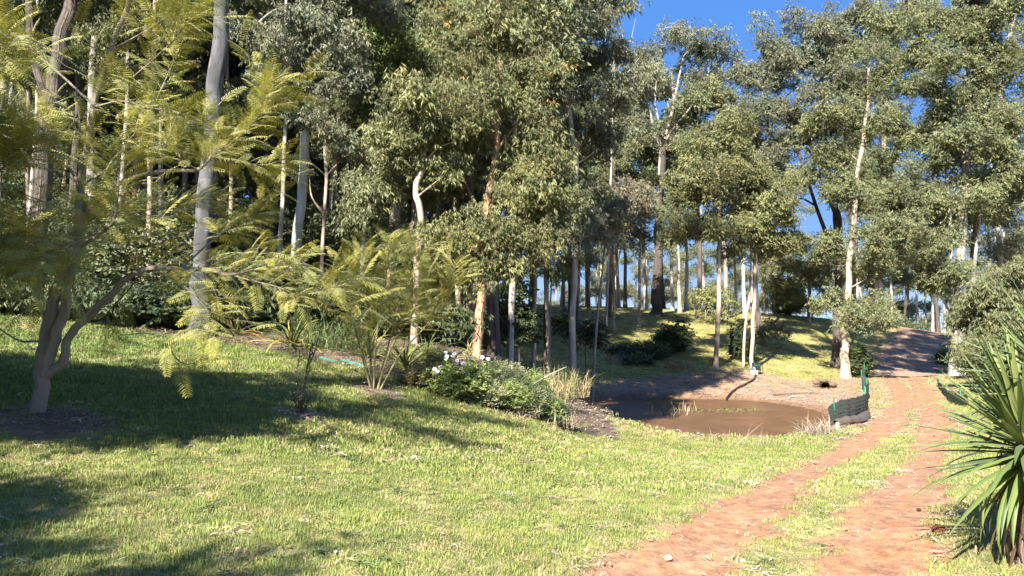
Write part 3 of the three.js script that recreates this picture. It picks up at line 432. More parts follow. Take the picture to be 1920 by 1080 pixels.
const spots = (from, to, step, near, deep, low, high) => { const a = []; for (let px = from; px < to; px += step * (0.7 + 0.6 * rr())) { const d = lerp(near, deep, rr()), q = P(px, 600, d); a.push([q.x, q.z, lerp(low, high, rr())]); } return a; };
wood(spots(-120, 1040, 34, 25, 48, 14, 25), '# of the dense wood behind the lawn', 'trees of the dense wood on the left', [[20, 0.16, 'brown', 'gum', 0.45, 0.15, 24, 'brown-trunked dark tree'], [18, 0.12, 'tan', 'gum', 0.5, 0.14, 22, 'thin tan-trunked tree'], [16, 0.15, 'dark', 'gum', 0.35, 0.17, 26, 'low black-trunked bushy tree'], [22, 0.15, 'white', 'grey', 0.45, 0.15, 30, 'tall white-trunked tree'], [17, 0.13, 'grey', 'gum', 0.45, 0.15, 24, 'grey-trunked olive-leaved tree']]);
wood(spots(-140, 860, 52, 33, 52, 9, 15), 'low # deep in the wood on the left', 'low trees deep in the wood on the left', [[11, 0.1, 'brown', 'gum', 0.12, 0.25, 36, 'green leafy tree'], [12, 0.09, 'tan', 'grey', 0.15, 0.22, 34, 'grey-green leafy tree'], [10, 0.1, 'dark', 'dark', 0.1, 0.27, 36, 'dark leafy tree']]);
wood(spots(-70, 880, 52, 22.5, 34, 15, 20), '# rising bare through the wood behind the lawn', 'bare slender trunks in the wood behind the lawn', [[17, 0.085, 'tan', 'gum', 0.45, 0.13, 22, 'slender tan trunk'], [18, 0.1, 'grey', 'gum', 0.4, 0.14, 24, 'slender grey trunk'], [16, 0.075, 'white', 'grey', 0.5, 0.12, 20, 'slender white trunk']]);
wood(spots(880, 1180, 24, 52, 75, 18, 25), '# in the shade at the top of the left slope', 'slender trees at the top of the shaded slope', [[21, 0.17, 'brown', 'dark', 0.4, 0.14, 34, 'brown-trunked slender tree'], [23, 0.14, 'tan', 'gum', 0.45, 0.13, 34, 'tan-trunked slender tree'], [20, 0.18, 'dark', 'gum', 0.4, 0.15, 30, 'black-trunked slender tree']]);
const crest = [[1160, 66, 22], [1212, 64, 18], [1244, 70, 20], [1261, 66, 21], [1275, 64, 22], [1287, 68, 22], [1309, 60, 21], [1362, 63, 23], [1381, 74, 18], [1397, 61, 20], [1423, 57, 19], [1438, 70, 20], [1452, 76, 18], [1480, 78, 15], [1604, 68, 21], [1610, 72, 23], [1643, 76, 20], [1671, 80, 19], [1699, 88, 17], [1722, 84, 20], [1736, 90, 17], [1748, 82, 18], [1759, 80, 21], [1772, 84, 20], [1828, 70, 22], [1862, 74, 22], [1893, 66, 23]].map(([px, d, h]) => { const q = P(px, 600, d); return [q.x, q.z, h]; });
wood(crest, 'slim # trunk, @ of the crest row counted from the leaning stem rightwards', 'row of slim trees along the hill crest', [[21, 0.17, 'tan', 'gum', 0.42, 0.13, 20, 'tan'], [22, 0.19, 'white', 'grey', 0.45, 0.14, 20, 'white'], [19, 0.2, 'dark', 'gum', 0.4, 0.15, 22, 'dark'], [20, 0.16, 'grey', 'olive', 0.45, 0.14, 20, 'grey']]);
wood(spots(1040, 1980, 27, 90, 130, 14, 20), 'distant # tree beyond the hill crest', 'distant trees beyond the hill crest', [[18, 0.25, 'grey', 'grey', 0.22, 0.2, 30, 'grey-trunked'], [17, 0.22, 'white', 'gum', 0.2, 0.2, 30, 'pale-trunked'], [20, 0.25, 'brown', 'gum', 0.45, 0.16, 26, 'brown-trunked']]);
// ------------------------------------------------------------------ feathery trees: stems of the photograph's shape, each frond a part
function frond(seed, L = 0.55) {
  const r = rng(seed), pos = [], idx = [], uv = [], pts = [], n = 9, droop = 0.12 + 0.26 * r(), side = (r() - 0.5) * 0.25;
  for (let i = 0; i <= n; i++) { const t = i / n; pts.push(V(L * (t - 0.12 * t * t * droop), L * (0.16 * t - droop * t * t), side * L * t * t)); }
  const stalk = tube(pts, taper(n + 1, 0.0042, 0.0012), 3), P0 = stalk.attributes.position, base = stalk.index; for (let i = 0; i < P0.count; i++) pos.push(P0.getX(i), P0.getY(i), P0.getZ(i)); for (let i = 0; i < base.count; i++) idx.push(base.getX(i));
  const c = new THREE.CatmullRomCurve3(pts), pairs = 14, up = V(0, 1, 0);
  for (let k = 0; k < pairs; k++) for (const s of [-1, 1]) {
    const t = 0.16 + 0.82 * (k + 0.3 * r()) / pairs, p = c.getPoint(t), T = c.getTangent(t), S = V().crossVectors(T, up).normalize().multiplyScalar(s), len = L * (0.2 * Math.pow(Math.sin(Math.PI * Math.pow(t, 0.75)), 0.6) + 0.03) * (0.85 + 0.3 * r());
    const d = S.clone().multiplyScalar(0.85).addScaledVector(T, 0.5).normalize(), w = 0.0058 + 0.002 * r(), b = pos.length / 3, sag = len * (0.12 + 0.25 * r());
    const a = p.clone().addScaledVector(d, len * 0.3), m = p.clone().addScaledVector(d, len * 0.65).add(V(0, -sag * 0.35, 0)), e = p.clone().addScaledVector(d, len).add(V(0, -sag, 0)), W = T.clone().multiplyScalar(w);
    for (const q of [p, a.clone().add(W), a.clone().sub(W), m.clone().add(W), m.clone().sub(W), e]) pos.push(q.x, q.y, q.z);
    idx.push(b, b + 1, b + 2, b + 1, b + 3, b + 2, b + 2, b + 3, b + 4, b + 3, b + 5, b + 4);
  }
  return build(pos, idx);
}
const FRONDS = [1, 2, 3, 4, 5, 6].map(i => frond(i * 17));
const frondMat = [[0.36, 0.335, 0.055], [0.3, 0.295, 0.055], [0.42, 0.375, 0.065], [0.23, 0.245, 0.05]].map(c => leafMat({ color: new THREE.Color(...c), roughness: 0.8, transmission: 0.4 }));
function feathery(label, at, d, stems, bk, size, seed, most = 300) { // stems: [[[px, py, nearer], ...], r0, r1 in metres, fronds, from]
  const r = rng(seed), t = thing('feathery_tree', label, 'tree', at); let made = 0; const twigs = [], spare = FRONDS.map(() => []);
  const add = (p, dir, s) => {
    const yaw = Math.atan2(-dir.z, dir.x), pitch = Math.atan2(dir.y, Math.hypot(dir.x, dir.z)), k = Math.floor(r() * FRONDS.length);
    const o = new THREE.Mesh(FRONDS[k], frondMat[Math.floor(r() * frondMat.length)]); o.name = 'frond'; o.castShadow = o.receiveShadow = true; o.position.copy(p); o.rotation.set((r() - 0.5) * 1.1, yaw, pitch, 'YZX'); o.scale.setScalar(s);
    if (made++ < most) t.add(o); else { const c = o.material.color; spare[k].push([o, c]); }
  };
  stems.forEach(([px, r0, r1, fronds, from = 0.3], si) => {
    const pts = px.map(([x, y, n]) => P(x, y, d + (n ?? 0)).sub(at)); if (si === 0 || (px[0][3])) pts[0].y = H(pts[0].x + at.x, pts[0].z + at.z) - at.y - 0.12;
    const c = smooth(pts, pts.length * 5), rad = taper(c.length, r0, r1); if (si === 0) rad.forEach((v, i) => { rad[i] = v * (1 + 0.3 * Math.exp(-i / 1.6)); });
    c.forEach((p, i) => { if (i && i < c.length - 1) { p.x += r0 * 0.3 * n2(i * 0.25, seed + si * 9); p.z += r0 * 0.3 * n2(i * 0.25 + 30, seed + si * 9); } });
    mesh(si ? 'branch' : 'trunk', tube(c, rad, r0 > 0.05 ? 10 : 6, 0.06, seed + si), BARK[bk], t);
    const cv = new THREE.CatmullRomCurve3(c);
    if (fronds > 6) for (let k = 0; k < fronds * 0.34; k++) { // side twigs, each with its own fronds
      const f = lerp(Math.max(0.2, from), 1, (k + r()) / (fronds * 0.34)), p = cv.getPoint(Math.min(f, 1)), T = cv.getTangent(Math.min(f, 1)), a = r() * 6.283, q = V(-T.z, 0, T.x).normalize(), u = V().crossVectors(q, T).normalize(), dir = T.clone().multiplyScalar(0.6).addScaledVector(q, Math.cos(a)).addScaledVector(u, 0.75 * Math.sin(a)).normalize(), L = (0.35 + 0.55 * r()) * size, e = p.clone().addScaledVector(dir, L), m = p.clone().addScaledVector(dir, L * 0.5).add(V(0, 0.05 * L, 0)); e.y -= 0.06 * L;
      twigs.push(tube([p, m, e], [0.006, 0.0045, 0.003], 4));
      for (let j = 0; j < 5; j++) { const g = (j + 1) / 5, b = j * 2.4 + r(), w = dir.clone().multiplyScalar(0.8).addScaledVector(q, Math.cos(b) * 0.8).addScaledVector(u, Math.sin(b) * 0.55).normalize(); w.y = Math.max(w.y, -0.6); add(p.clone().lerp(e, g), w, size * (0.65 + 0.45 * r())); }
    }
    fronds = Math.round(fronds * 2.1);
    for (let k = 0; k < fronds; k++) {
      const f = lerp(from, 1, Math.pow((k + r() * 0.7) / fronds, 0.8)), p = cv.getPoint(Math.min(1, f)), T = cv.getTangent(Math.min(1, f)), a = k * 2.4 + r(), q = V(-T.z, 0, T.x).normalize(), u = V().crossVectors(q, T).normalize();
      const dir = T.clone().multiplyScalar(lerp(0.35, 0.95, f) * (0.7 + 0.5 * r())).addScaledVector(q, Math.cos(a) * 0.9).addScaledVector(u, Math.sin(a) * 0.7).normalize(); dir.y = Math.max(dir.y, -0.75);
      add(p, dir, size * (0.7 + 0.5 * r()));
    }
  });
  if (twigs.length) mesh('twigs', mergeGeometries(twigs), BARK[bk], t, 'stuff');
  spare.forEach((list, k) => { if (!list.length) return; instanced('fronds', FRONDS[k], leafMat({ roughness: 0.8, transmission: 0.4 }), list.map(([o, c]) => [o.position.x, o.position.y, o.position.z, o.rotation.y, o.rotation.x, o.rotation.z, o.scale.x, c.r, c.g, c.b]), t, 'stuff'); });
  return t;
}
{
  const at = G(75, 772), d = -at.z;
  feathery('feathery yellow-green tree with forked smooth trunk on the left lawn', at, d, [
    [[[72, 772], [78, 700], [84, 644], [101, 567], [117, 516], [136, 473], [150, 420, 0.2], [165, 380, 0.3]], 0.088, 0.045, 8, 0.8],
    [[[84, 705], [95, 652], [117, 598], [128, 535], [144, 477], [150, 350, 0.3], [178, 200, 0.4], [207, 95, 0.4], [245, -10, 0.4], [262, -90, 0.4]], 0.075, 0.02, 18, 0.5],
    [[[90, 703], [117, 680], [128, 633], [167, 590], [210, 551], [240, 520], [272, 505], [338, 504], [390, 507], [432, 515], [480, 505], [520, 497], [565, 490]], 0.06, 0.008, 30, 0.45],
    [[[432, 515], [470, 526], [520, 538], [556, 552], [598, 548], [640, 535, -0.2]], 0.016, 0.006, 22, 0.15],
    [[[272, 505], [320, 520], [370, 560, -0.5], [390, 590, -0.8], [380, 620, -1]], 0.016, 0.005, 16, 0.3],
    [[[370, 600, -0.6], [322, 655, -0.5], [345, 682, -0.4], [392, 672, -0.3]], 0.009, 0.004, 5, 0.4],
    [[[84, 640], [66, 640], [40, 640], [20, 630], [-5, 612]], 0.018, 0.008, 3, 0.6],
    [[[95, 615], [76, 578], [70, 530], [72, 480], [60, 440, 0.3]], 0.03, 0.01, 12, 0.5],
    [[[136, 473], [170, 452, -0.4], [192, 436, -0.7], [213, 412, -0.9], [222, 345, -0.9], [222, 280, -0.9]], 0.028, 0.007, 24, 0.2],
    [[[192, 436, -0.7], [160, 446, -1], [125, 460, -1.2], [95, 470, -1.3], [68, 488, -1.4]], 0.016, 0.006, 22, 0.1],
    [[[213, 412, -0.9], [240, 340, -0.6], [260, 280, -0.4], [275, 230, -0.3], [310, 150, 0], [350, 60, 0.2]], 0.016, 0.005, 18, 0.3],
    [[[150, 420, 0.2], [215, 350, 0], [285, 325, -0.2], [330, 320, -0.3], [370, 318, -0.3], [395, 295, -0.3], [450, 255, -0.3], [495, 200, -0.3], [510, 150, -0.3]], 0.034, 0.008, 34, 0.5],
    [[[370, 318, -0.3], [340, 300, -0.6], [310, 270, -0.8]], 0.01, 0.005, 8, 0.2],
    [[[395, 295, -0.3], [440, 300, 0.2], [490, 310, 0.4], [530, 300, 0.5]], 0.012, 0.005, 14, 0.2],
    [[[207, 95, 0.4], [255, 70, 0.2], [300, 42, 0], [345, 8, 0], [380, -30, 0]], 0.02, 0.008, 14, 0.3],
    [[[250, 145, 0.3], [290, 110, 0.1], [330, 70, -0.1], [350, 35, -0.1]], 0.014, 0.006, 12, 0.2],
    [[[178, 200, 0.4], [230, 190, 0], [270, 200, -0.3], [330, 210, -0.4]], 0.016, 0.006, 14, 0.3],
    [[[272, 505], [240, 545, 0.5], [200, 600, 1], [230, 640, 1.2]], 0.01, 0.004, 8, 0.3],
    [[[338, 504], [400, 450, 0.6], [440, 420, 0.8], [500, 400, 0.9]], 0.014, 0.005, 16, 0.3],
    [[[150, 350, 0.3], [110, 280, 0.6], [60, 220, 0.8]], 0.02, 0.007, 12, 0.3],
    [[[245, -10, 0.4], [190, -80, 0.2], [120, -130, 0], [40, -160, -0.2]], 0.018, 0.006, 24, 0.2],
    [[[255, -60, 0.4], [330, -110, 0.2], [420, -130, 0], [520, -140, -0.3]], 0.018, 0.006, 26, 0.2],
    [[[262, -90, 0.4], [280, -180, 0.6], [340, -260, 0.8], [420, -310, 1]], 0.018, 0.006, 26, 0.2],
    [[[262, -90, 0.4], [230, -190, 0], [150, -250, -0.6], [60, -280, -1]], 0.018, 0.006, 24, 0.2],
    [[[178, 200, 0.4], [90, 120, 0.9], [0, 60, 1.4], [-80, 20, 1.6]], 0.018, 0.006, 24, 0.25],
    [[[150, 350, 0.3], [230, 300, 1.2], [320, 260, 2], [400, 220, 2.4]], 0.018, 0.006, 26, 0.2],
    [[[165, 380, 0.3], [240, 400, 1.2], [330, 380, 2], [420, 370, 2.4]], 0.016, 0.006, 26, 0.2],
    [[[117, 516], [60, 470, 0.8], [0, 440, 1.4], [-60, 400, 1.8]], 0.016, 0.006, 22, 0.25],
  ], 'feathery', 0.8, 41);
  const at2 = ground(P(-150, 700, 8.4).x, -8.4);
  feathery('feathery tree at the left edge reaching yellow-green fronds into view', at2, 8.4, [
    [[[-150, 760], [-140, 600], [-120, 450], [-100, 300], [-90, 150]], 0.09, 0.03, 10, 0.6],
    [[[-120, 450], [-60, 380], [-10, 330], [25, 290], [50, 262]], 0.025, 0.007, 26, 0.3],
    [[[-125, 480], [-60, 450], [-10, 440], [30, 445]], 0.02, 0.006, 22, 0.3],
    [[[-110, 380], [-60, 300], [-20, 260], [10, 235]], 0.02, 0.006, 16, 0.4],
    [[[-90, 150], [-110, 40], [-60, -60], [20, -120]], 0.03, 0.008, 40, 0.2], [[[-100, 300], [-190, 200], [-290, 120]], 0.02, 0.006, 34, 0.2], [[[-110, 380], [-200, 330], [-320, 300]], 0.02, 0.006, 34, 0.2], [[[-95, 220], [-40, 120, -0.6], [20, 60, -1]], 0.02, 0.006, 30, 0.2],
    [[[-130, 540], [-80, 520], [-30, 500], [15, 490]], 0.016, 0.006, 14, 0.4]], 'feathery', 0.86, 52);
  const at3 = G(703, 728), e = -at3.z;
  feathery('young multi-stemmed feathery tree standing in bare mulch mid lawn', at3, e, [
    [[[700, 726], [694, 660], [692, 600], [690, 540], [680, 470]], 0.026, 0.007, 22, 0.4],
    [[[706, 726, 0, 1], [722, 680], [745, 630], [770, 595], [790, 555], [806, 510]], 0.024, 0.007, 26, 0.35],
    [[[708, 728, 0, 1], [750, 665], [790, 620], [820, 585], [845, 545], [852, 500]], 0.02, 0.006, 26, 0.35],
    [[[700, 726, 0, 1], [705, 640, -0.3], [715, 570, -0.4], [725, 510, -0.5], [730, 450, -0.5]], 0.022, 0.006, 26, 0.3],
    [[[698, 727, 0, 1], [680, 670, -0.3], [665, 610, -0.4], [655, 550, -0.5], [640, 490, -0.5]], 0.02, 0.006, 22, 0.35],
    [[[706, 727, 0, 1], [735, 620, 0.5], [760, 540, 0.6], [790, 470, 0.7]], 0.018, 0.006, 24, 0.35],
    [[[694, 727, 0, 1], [688, 690], [680, 660], [676, 630]], 0.012, 0.005, 8, 0.4]], 'twig', 0.9, 63);
}

// ------------------------------------------------------------------ shrubs: stems and foliage
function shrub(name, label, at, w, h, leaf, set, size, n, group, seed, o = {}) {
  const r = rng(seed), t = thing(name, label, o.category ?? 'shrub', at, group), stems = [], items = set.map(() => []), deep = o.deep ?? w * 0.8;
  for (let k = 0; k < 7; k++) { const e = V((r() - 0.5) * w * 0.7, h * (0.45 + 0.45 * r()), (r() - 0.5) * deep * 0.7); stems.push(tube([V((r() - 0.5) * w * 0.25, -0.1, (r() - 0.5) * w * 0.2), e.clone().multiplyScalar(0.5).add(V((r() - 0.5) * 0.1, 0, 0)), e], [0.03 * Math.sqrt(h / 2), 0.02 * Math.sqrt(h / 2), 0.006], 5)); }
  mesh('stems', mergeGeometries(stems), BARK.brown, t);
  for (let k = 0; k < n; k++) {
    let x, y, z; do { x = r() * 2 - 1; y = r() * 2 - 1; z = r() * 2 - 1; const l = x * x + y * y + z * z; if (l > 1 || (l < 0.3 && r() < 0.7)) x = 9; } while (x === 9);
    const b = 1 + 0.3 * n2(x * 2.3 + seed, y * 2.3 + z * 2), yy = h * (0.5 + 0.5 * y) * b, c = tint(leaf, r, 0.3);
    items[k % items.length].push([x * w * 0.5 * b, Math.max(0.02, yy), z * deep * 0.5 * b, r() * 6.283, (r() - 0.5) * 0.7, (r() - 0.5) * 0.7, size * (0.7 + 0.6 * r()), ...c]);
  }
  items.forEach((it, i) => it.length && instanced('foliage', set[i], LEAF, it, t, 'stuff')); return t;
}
const place = (px, py, d) => { const p = P(px, py, d); return ground(p.x, p.z); };
// the dark understorey behind the lawn on the left
const under = 'dark shrubs of the understorey behind the lawn';
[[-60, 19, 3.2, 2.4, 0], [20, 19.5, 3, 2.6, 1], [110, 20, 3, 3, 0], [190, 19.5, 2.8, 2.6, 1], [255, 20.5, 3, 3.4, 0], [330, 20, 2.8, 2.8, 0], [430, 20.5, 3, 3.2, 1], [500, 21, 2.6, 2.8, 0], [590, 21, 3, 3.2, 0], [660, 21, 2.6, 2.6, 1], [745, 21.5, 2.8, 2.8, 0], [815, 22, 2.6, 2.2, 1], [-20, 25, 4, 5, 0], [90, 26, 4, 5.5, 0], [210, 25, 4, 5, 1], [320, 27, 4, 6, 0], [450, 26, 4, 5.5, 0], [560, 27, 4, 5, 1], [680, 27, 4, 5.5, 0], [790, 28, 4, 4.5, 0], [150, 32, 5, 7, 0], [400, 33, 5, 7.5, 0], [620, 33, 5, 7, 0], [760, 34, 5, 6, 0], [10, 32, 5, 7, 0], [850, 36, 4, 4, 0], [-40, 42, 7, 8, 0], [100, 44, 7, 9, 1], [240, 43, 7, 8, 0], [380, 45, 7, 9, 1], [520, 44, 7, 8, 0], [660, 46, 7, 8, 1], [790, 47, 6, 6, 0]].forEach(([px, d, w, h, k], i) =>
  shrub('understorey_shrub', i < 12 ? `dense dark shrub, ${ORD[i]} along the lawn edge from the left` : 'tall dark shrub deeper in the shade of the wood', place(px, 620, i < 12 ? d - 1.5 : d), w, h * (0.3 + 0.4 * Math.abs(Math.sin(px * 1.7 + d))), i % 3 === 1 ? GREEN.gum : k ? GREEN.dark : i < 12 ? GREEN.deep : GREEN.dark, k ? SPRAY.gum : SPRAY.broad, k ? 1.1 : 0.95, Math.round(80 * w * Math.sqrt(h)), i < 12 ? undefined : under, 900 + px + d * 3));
shrub('round_shrub', 'round dark shrub standing alone beside the spiky ground cover', G(1260, 662), 2.3, 1.75, GREEN.deep, SPRAY.broad, 1.15, 330, undefined, 71);
shrub('column_shrub', 'narrow dark upright shrub behind the thin stems by the pump', place(1391, 668, 45.5), 1.3, 2.35, GREEN.deep, SPRAY.broad, 1.15, 260, undefined, 72);
shrub('crest_shrub', 'rounded dark green shrub on the crest behind the forked tree', place(1478, 600, 70), 3.4, 3, GREEN.dark, SPRAY.far, 1.7, 260, undefined, 73);
shrub('grassy_shrub', 'drooping dark shrub at the foot of the stout pale trunk', place(1612, 702, 45), 1.3, 1.3, GREEN.dark, SPRAY.broad, 1.2, 150, undefined, 74);
shrub('leafy_shrub', 'tangled shrub low behind the broad tree right of the track', place(1850, 690, 40), 3.5, 2, GREEN.dark, SPRAY.far, 1.3, 190, undefined, 75);
shrub('leafy_shrub', 'dark shrub at the right edge behind the spiky plant', place(1925, 720, 26), 2.5, 2.2, GREEN.dark, SPRAY.broad, 1.4, 220, undefined, 76);
shrub('leafy_shrub', 'scrubby bush on the crest left of the road top', place(1632, 608, 73), 3, 2.2, GREEN.gum, SPRAY.far, 1.7, 110, undefined, 77);
shrub('leafy_shrub', 'dark scrub beside the small raised tank on the crest', place(1712, 612, 84), 4, 2, GREEN.dark, SPRAY.far, 1.8, 130, undefined, 78);
shrub('bright_shrub', 'bright green small plant right behind the stout pale trunk', place(1606, 658, 55), 1.0, 0.8, GREEN.fresh, SPRAY.broad, 1.3, 70, undefined, 79, { category: 'plant' });
shrub('bright_shrub', 'bright green plant at the left foot of the broad tree by the road', place(1772, 650, 56), 1.1, 1.0, GREEN.fresh, SPRAY.broad, 1.3, 70, undefined, 80, { category: 'plant' });
shrub('low_shrub', 'low bushy sapling on the slope left of the round dark shrub', place(905, 600, 40), 2.4, 1.8, GREEN.dark, SPRAY.broad, 1.4, 170, undefined, 81);
// the flowering bed along the edge of the lawn
const herb = [0.27, 0.33, 0.1], sage = [0.36, 0.38, 0.2];
const daisy = shrub('daisy_bush', 'bright green daisy bush with white and mauve flowers', place(858, 735, 15.6), 1.25, 0.75, herb, SPRAY.broad, 0.5, 420, undefined, 91, { category: 'flower bush' });
{
  const pet = []; for (let k = 0; k < 13; k++) { const g = new THREE.CircleGeometry(1, 6); g.scale(0.5, 0.15, 1); g.rotateX(-Math.PI / 2); g.translate(0.55, 0.08, 0); g.rotateY(k / 13 * 6.283); pet.push(g); } const head = mergeGeometries(pet), eye = new THREE.SphereGeometry(0.25, 8, 5); eye.scale(1, 0.5, 1); eye.translate(0, 0.1, 0);
  const white = std({ color: 0xf1eef4, side: THREE.DoubleSide, roughness: 0.6 }), mauve = std({ color: 0xc9a9d8, side: THREE.DoubleSide, roughness: 0.6 }), purple = std({ color: 0x4b3566 }), r = rng(8), d = 15.3;
  [[836, 661, 0], [852, 663, 0], [838, 668, 0], [836, 672, 0], [849, 667, 0], [857, 676, 1], [856, 682, 1], [868, 681, 1], [854, 689, 1], [865, 691, 1], [826, 688, 1], [815, 692, 0], [820, 696, 0], [817, 700, 0], [904, 670, 0], [915, 673, 0]].forEach(([x, y, m]) => {
    const p = P(x, y, d - 0.15 * r()).sub(daisy.position), f = mesh('flower', head, m ? mauve : white, daisy); f.position.copy(p); f.scale.setScalar(0.045); f.rotation.set(0.75 + 0.4 * r(), -0.3 + r() * 0.5, -0.1); mesh('flower_eye', eye, purple, f);
    const s = mesh('flower_stem', tube([V(0, 0, 0), V(0.02, -0.12, 0.03), V(0.01, -0.3, -0.02)], [0.004, 0.004, 0.004], 4), BARK.brown, daisy); s.material = std({ color: 0x5c7a32 }); s.position.copy(p);
  });
}
for (const [px, py, d, w, h, c, label] of [[905, 748, 15.8, 1.0, 0.6, sage, 'pale grey-green herb bush next to the daisy bush'], [950, 758, 16.2, 1.1, 0.65, herb, 'mid-green herb bush in the middle of the flower bed'], [990, 764, 16.6, 1.0, 0.7, sage, 'grey-green herb bush third along the flower bed'], [1020, 772, 16.9, 0.8, 0.55, herb, 'small herb bush at the pond end of the flower bed'], [925, 728, 17.6, 1.4, 0.65, sage, 'herb bush in the back row of the flower bed'], [985, 735, 18.2, 1.3, 0.65, herb, 'feathery green bush at the back of the flower bed by the dry grass'], [786, 728, 15.6, 0.7, 0.4, [0.2, 0.17, 0.07], 'low reddish-brown bush left of the daisy bush'], [820, 705, 17, 0.6, 0.65, [0.2, 0.21, 0.06], 'small upright pale green bush behind the daisy bush']])
  shrub('herb_bush', label, place(px, py, d), w, h * 0.9, c, SPRAY.fine, 0.8, Math.round(190 * w), undefined, 700 + px);
shrub('water_weed', 'broad-leaved green weed at the pond end of the bed', place(1043, 780, 16.8), 0.4, 0.4, [0.17, 0.22, 0.1], SPRAY.broad, 0.8, 22, undefined, 93, { category: 'weed' });

// ------------------------------------------------------------------ plants of long blades, each blade a part
function blade(L, W, bend, fold = 0.25, n = 6, tip = 0.7) { // grows along +y, bends towards +x
  const pos = [], idx = []; let x = 0, y = 0;
  for (let i = 0; i <= n; i++) {
    const t = i / n, a = bend * Math.pow(t, 1.6), w = W * 0.5 * Math.min(1, 0.55 + t * 1.6) * Math.pow(1 - Math.pow(t, 2.2), tip); if (i) { x += Math.sin(a) * L / n; y += Math.cos(a) * L / n; }
    pos.push(x + Math.cos(a) * w * fold * 2, y - Math.sin(a) * w * fold * 2, -w, x, y, 0, x + Math.cos(a) * w * fold * 2, y - Math.sin(a) * w * fold * 2, w);
    if (i) for (const k of [0, 1]) { const b = (i - 1) * 3 + k; idx.push(b, b + 1, b + 3, b + 1, b + 4, b + 3); }
  }
  return build(pos, idx);
}
const bladeMat = new Map();
const colorMat = c => { const k = c.map(v => v.toFixed(3)).join(); if (!bladeMat.has(k)) bladeMat.set(k, leafMat({ color: new THREE.Color(...c), roughness: 0.5, transmission: 0.25 })); return bladeMat.get(k); };
function rosette(name, label, category, at, geos, mats, n, lean, o = {}) { // lean: [inner, outer] angle from upright
  const r = rng(o.seed ?? 1), t = thing(name, label, category, at, o.group);
  for (let k = 0; k < n; k++) {
    const f = k / n, m = new THREE.Mesh(geos[Math.floor(r() * geos.length)], mats[Math.floor(r() * mats.length)]); m.name = 'leaf'; m.castShadow = m.receiveShadow = true;
    m.rotation.set(0, k * 2.39996 + (r() - 0.5) * 0.5, -(lerp(lean[0], lean[1], Math.pow(f, o.power ?? 0.8)) + (r() - 0.5) * (o.loose ?? 0.25)), 'YXZ'); m.scale.setScalar(lerp(1, o.inner ?? 0.75, 1 - f) * (0.8 + 0.4 * r()));
    m.position.set((r() - 0.5) * (o.foot ?? 0.1), (o.rise ?? 0) * (1 - f), (r() - 0.5) * (o.foot ?? 0.1)); t.add(m);
  }
  return t;
}
const flaxGeo = [0.4, 0.8, 1.2, 1.7].map((b, i) => blade(1.05 + 0.1 * i, 0.055, b, 0.3)), flaxGreen = [[0.1, 0.14, 0.035], [0.14, 0.17, 0.045], [0.075, 0.11, 0.03]].map(colorMat), flaxGold = [[0.45, 0.33, 0.05], [0.42, 0.2, 0.05]].map(colorMat);
rosette('flax_plant', 'spreading flax with arching green and golden leaves at lawn edge', 'plant', place(547, 662, 17.6), flaxGeo, [...flaxGreen, ...flaxGreen, flaxGold[0]], 46, [0.1, 1.35], { seed: 4 });
rosette('flax_plant', 'shaded dark flax at the lawn edge left of the golden one', 'plant', place(442, 650, 18.2), flaxGeo, [...flaxGreen, ...flaxGreen, flaxGold[1]], 40, [0.1, 1.3], { seed: 5 });
rosette('flax_plant', 'bright green flax fan right of the young feathery tree', 'plant', place(760, 704, 16.8), flaxGeo.map(g => g), [[0.17, 0.2, 0.045], [0.13, 0.17, 0.04], [0.3, 0.27, 0.06]].map(colorMat), 48, [0.05, 1.25], { seed: 6 });
rosette('flax_plant', 'yellow and orange flax directly behind the young feathery tree', 'plant', place(692, 690, 17.2), flaxGeo, [flaxGold[0], ...flaxGreen], 26, [0.05, 1.2], { seed: 7 });
rosette('flax_plant', 'small flax in deep shade between two larger ones', 'plant', place(800, 690, 18), flaxGeo, flaxGreen, 30, [0.1, 1.3], { seed: 18 });
const dracGeo = [0.5, 1.0, 1.5].map(b => blade(0.5, 0.035, b, 0.25));
rosette('cordyline', 'pale yellow-striped spiky plant at the foot of the orange trunk', 'plant', place(880, 672, 18.6).add(V(0, 0.18, 0)), dracGeo, [[0.4, 0.38, 0.14], [0.3, 0.32, 0.1], [0.45, 0.42, 0.2]].map(colorMat), 40, [0.1, 1.6], { seed: 8, rise: 0.25 });
rosette('cordyline', 'lower pale-striped spiky plant just in front of the taller one', 'plant', place(892, 690, 17.6), dracGeo, [[0.4, 0.38, 0.14], [0.3, 0.32, 0.1]].map(colorMat), 30, [0.2, 1.4], { seed: 9 });
rosette('spiky_plant', 'star-shaped spiky plant in the dark shrubs above the grass tussock', 'plant', place(622, 610, 20).add(V(0, 0.75, 0)), dracGeo, [[0.14, 0.19, 0.07], [0.1, 0.15, 0.05]].map(colorMat), 34, [0.1, 1.5], { seed: 10 });
rosette('agave', 'small green agave behind the herb bushes', 'plant', place(1038, 693, 24.5).add(V(0, 0.1, 0)), dracGeo, [[0.2, 0.25, 0.09], [0.15, 0.2, 0.07]].map(colorMat), 26, [0.15, 1.3], { seed: 11 });
rosette('agave', 'green strappy clump left of the small agave', 'plant', place(930, 682, 20), dracGeo, [[0.14, 0.2, 0.05], [0.1, 0.16, 0.04]].map(colorMat), 24, [0.15, 1.2], { seed: 12 });
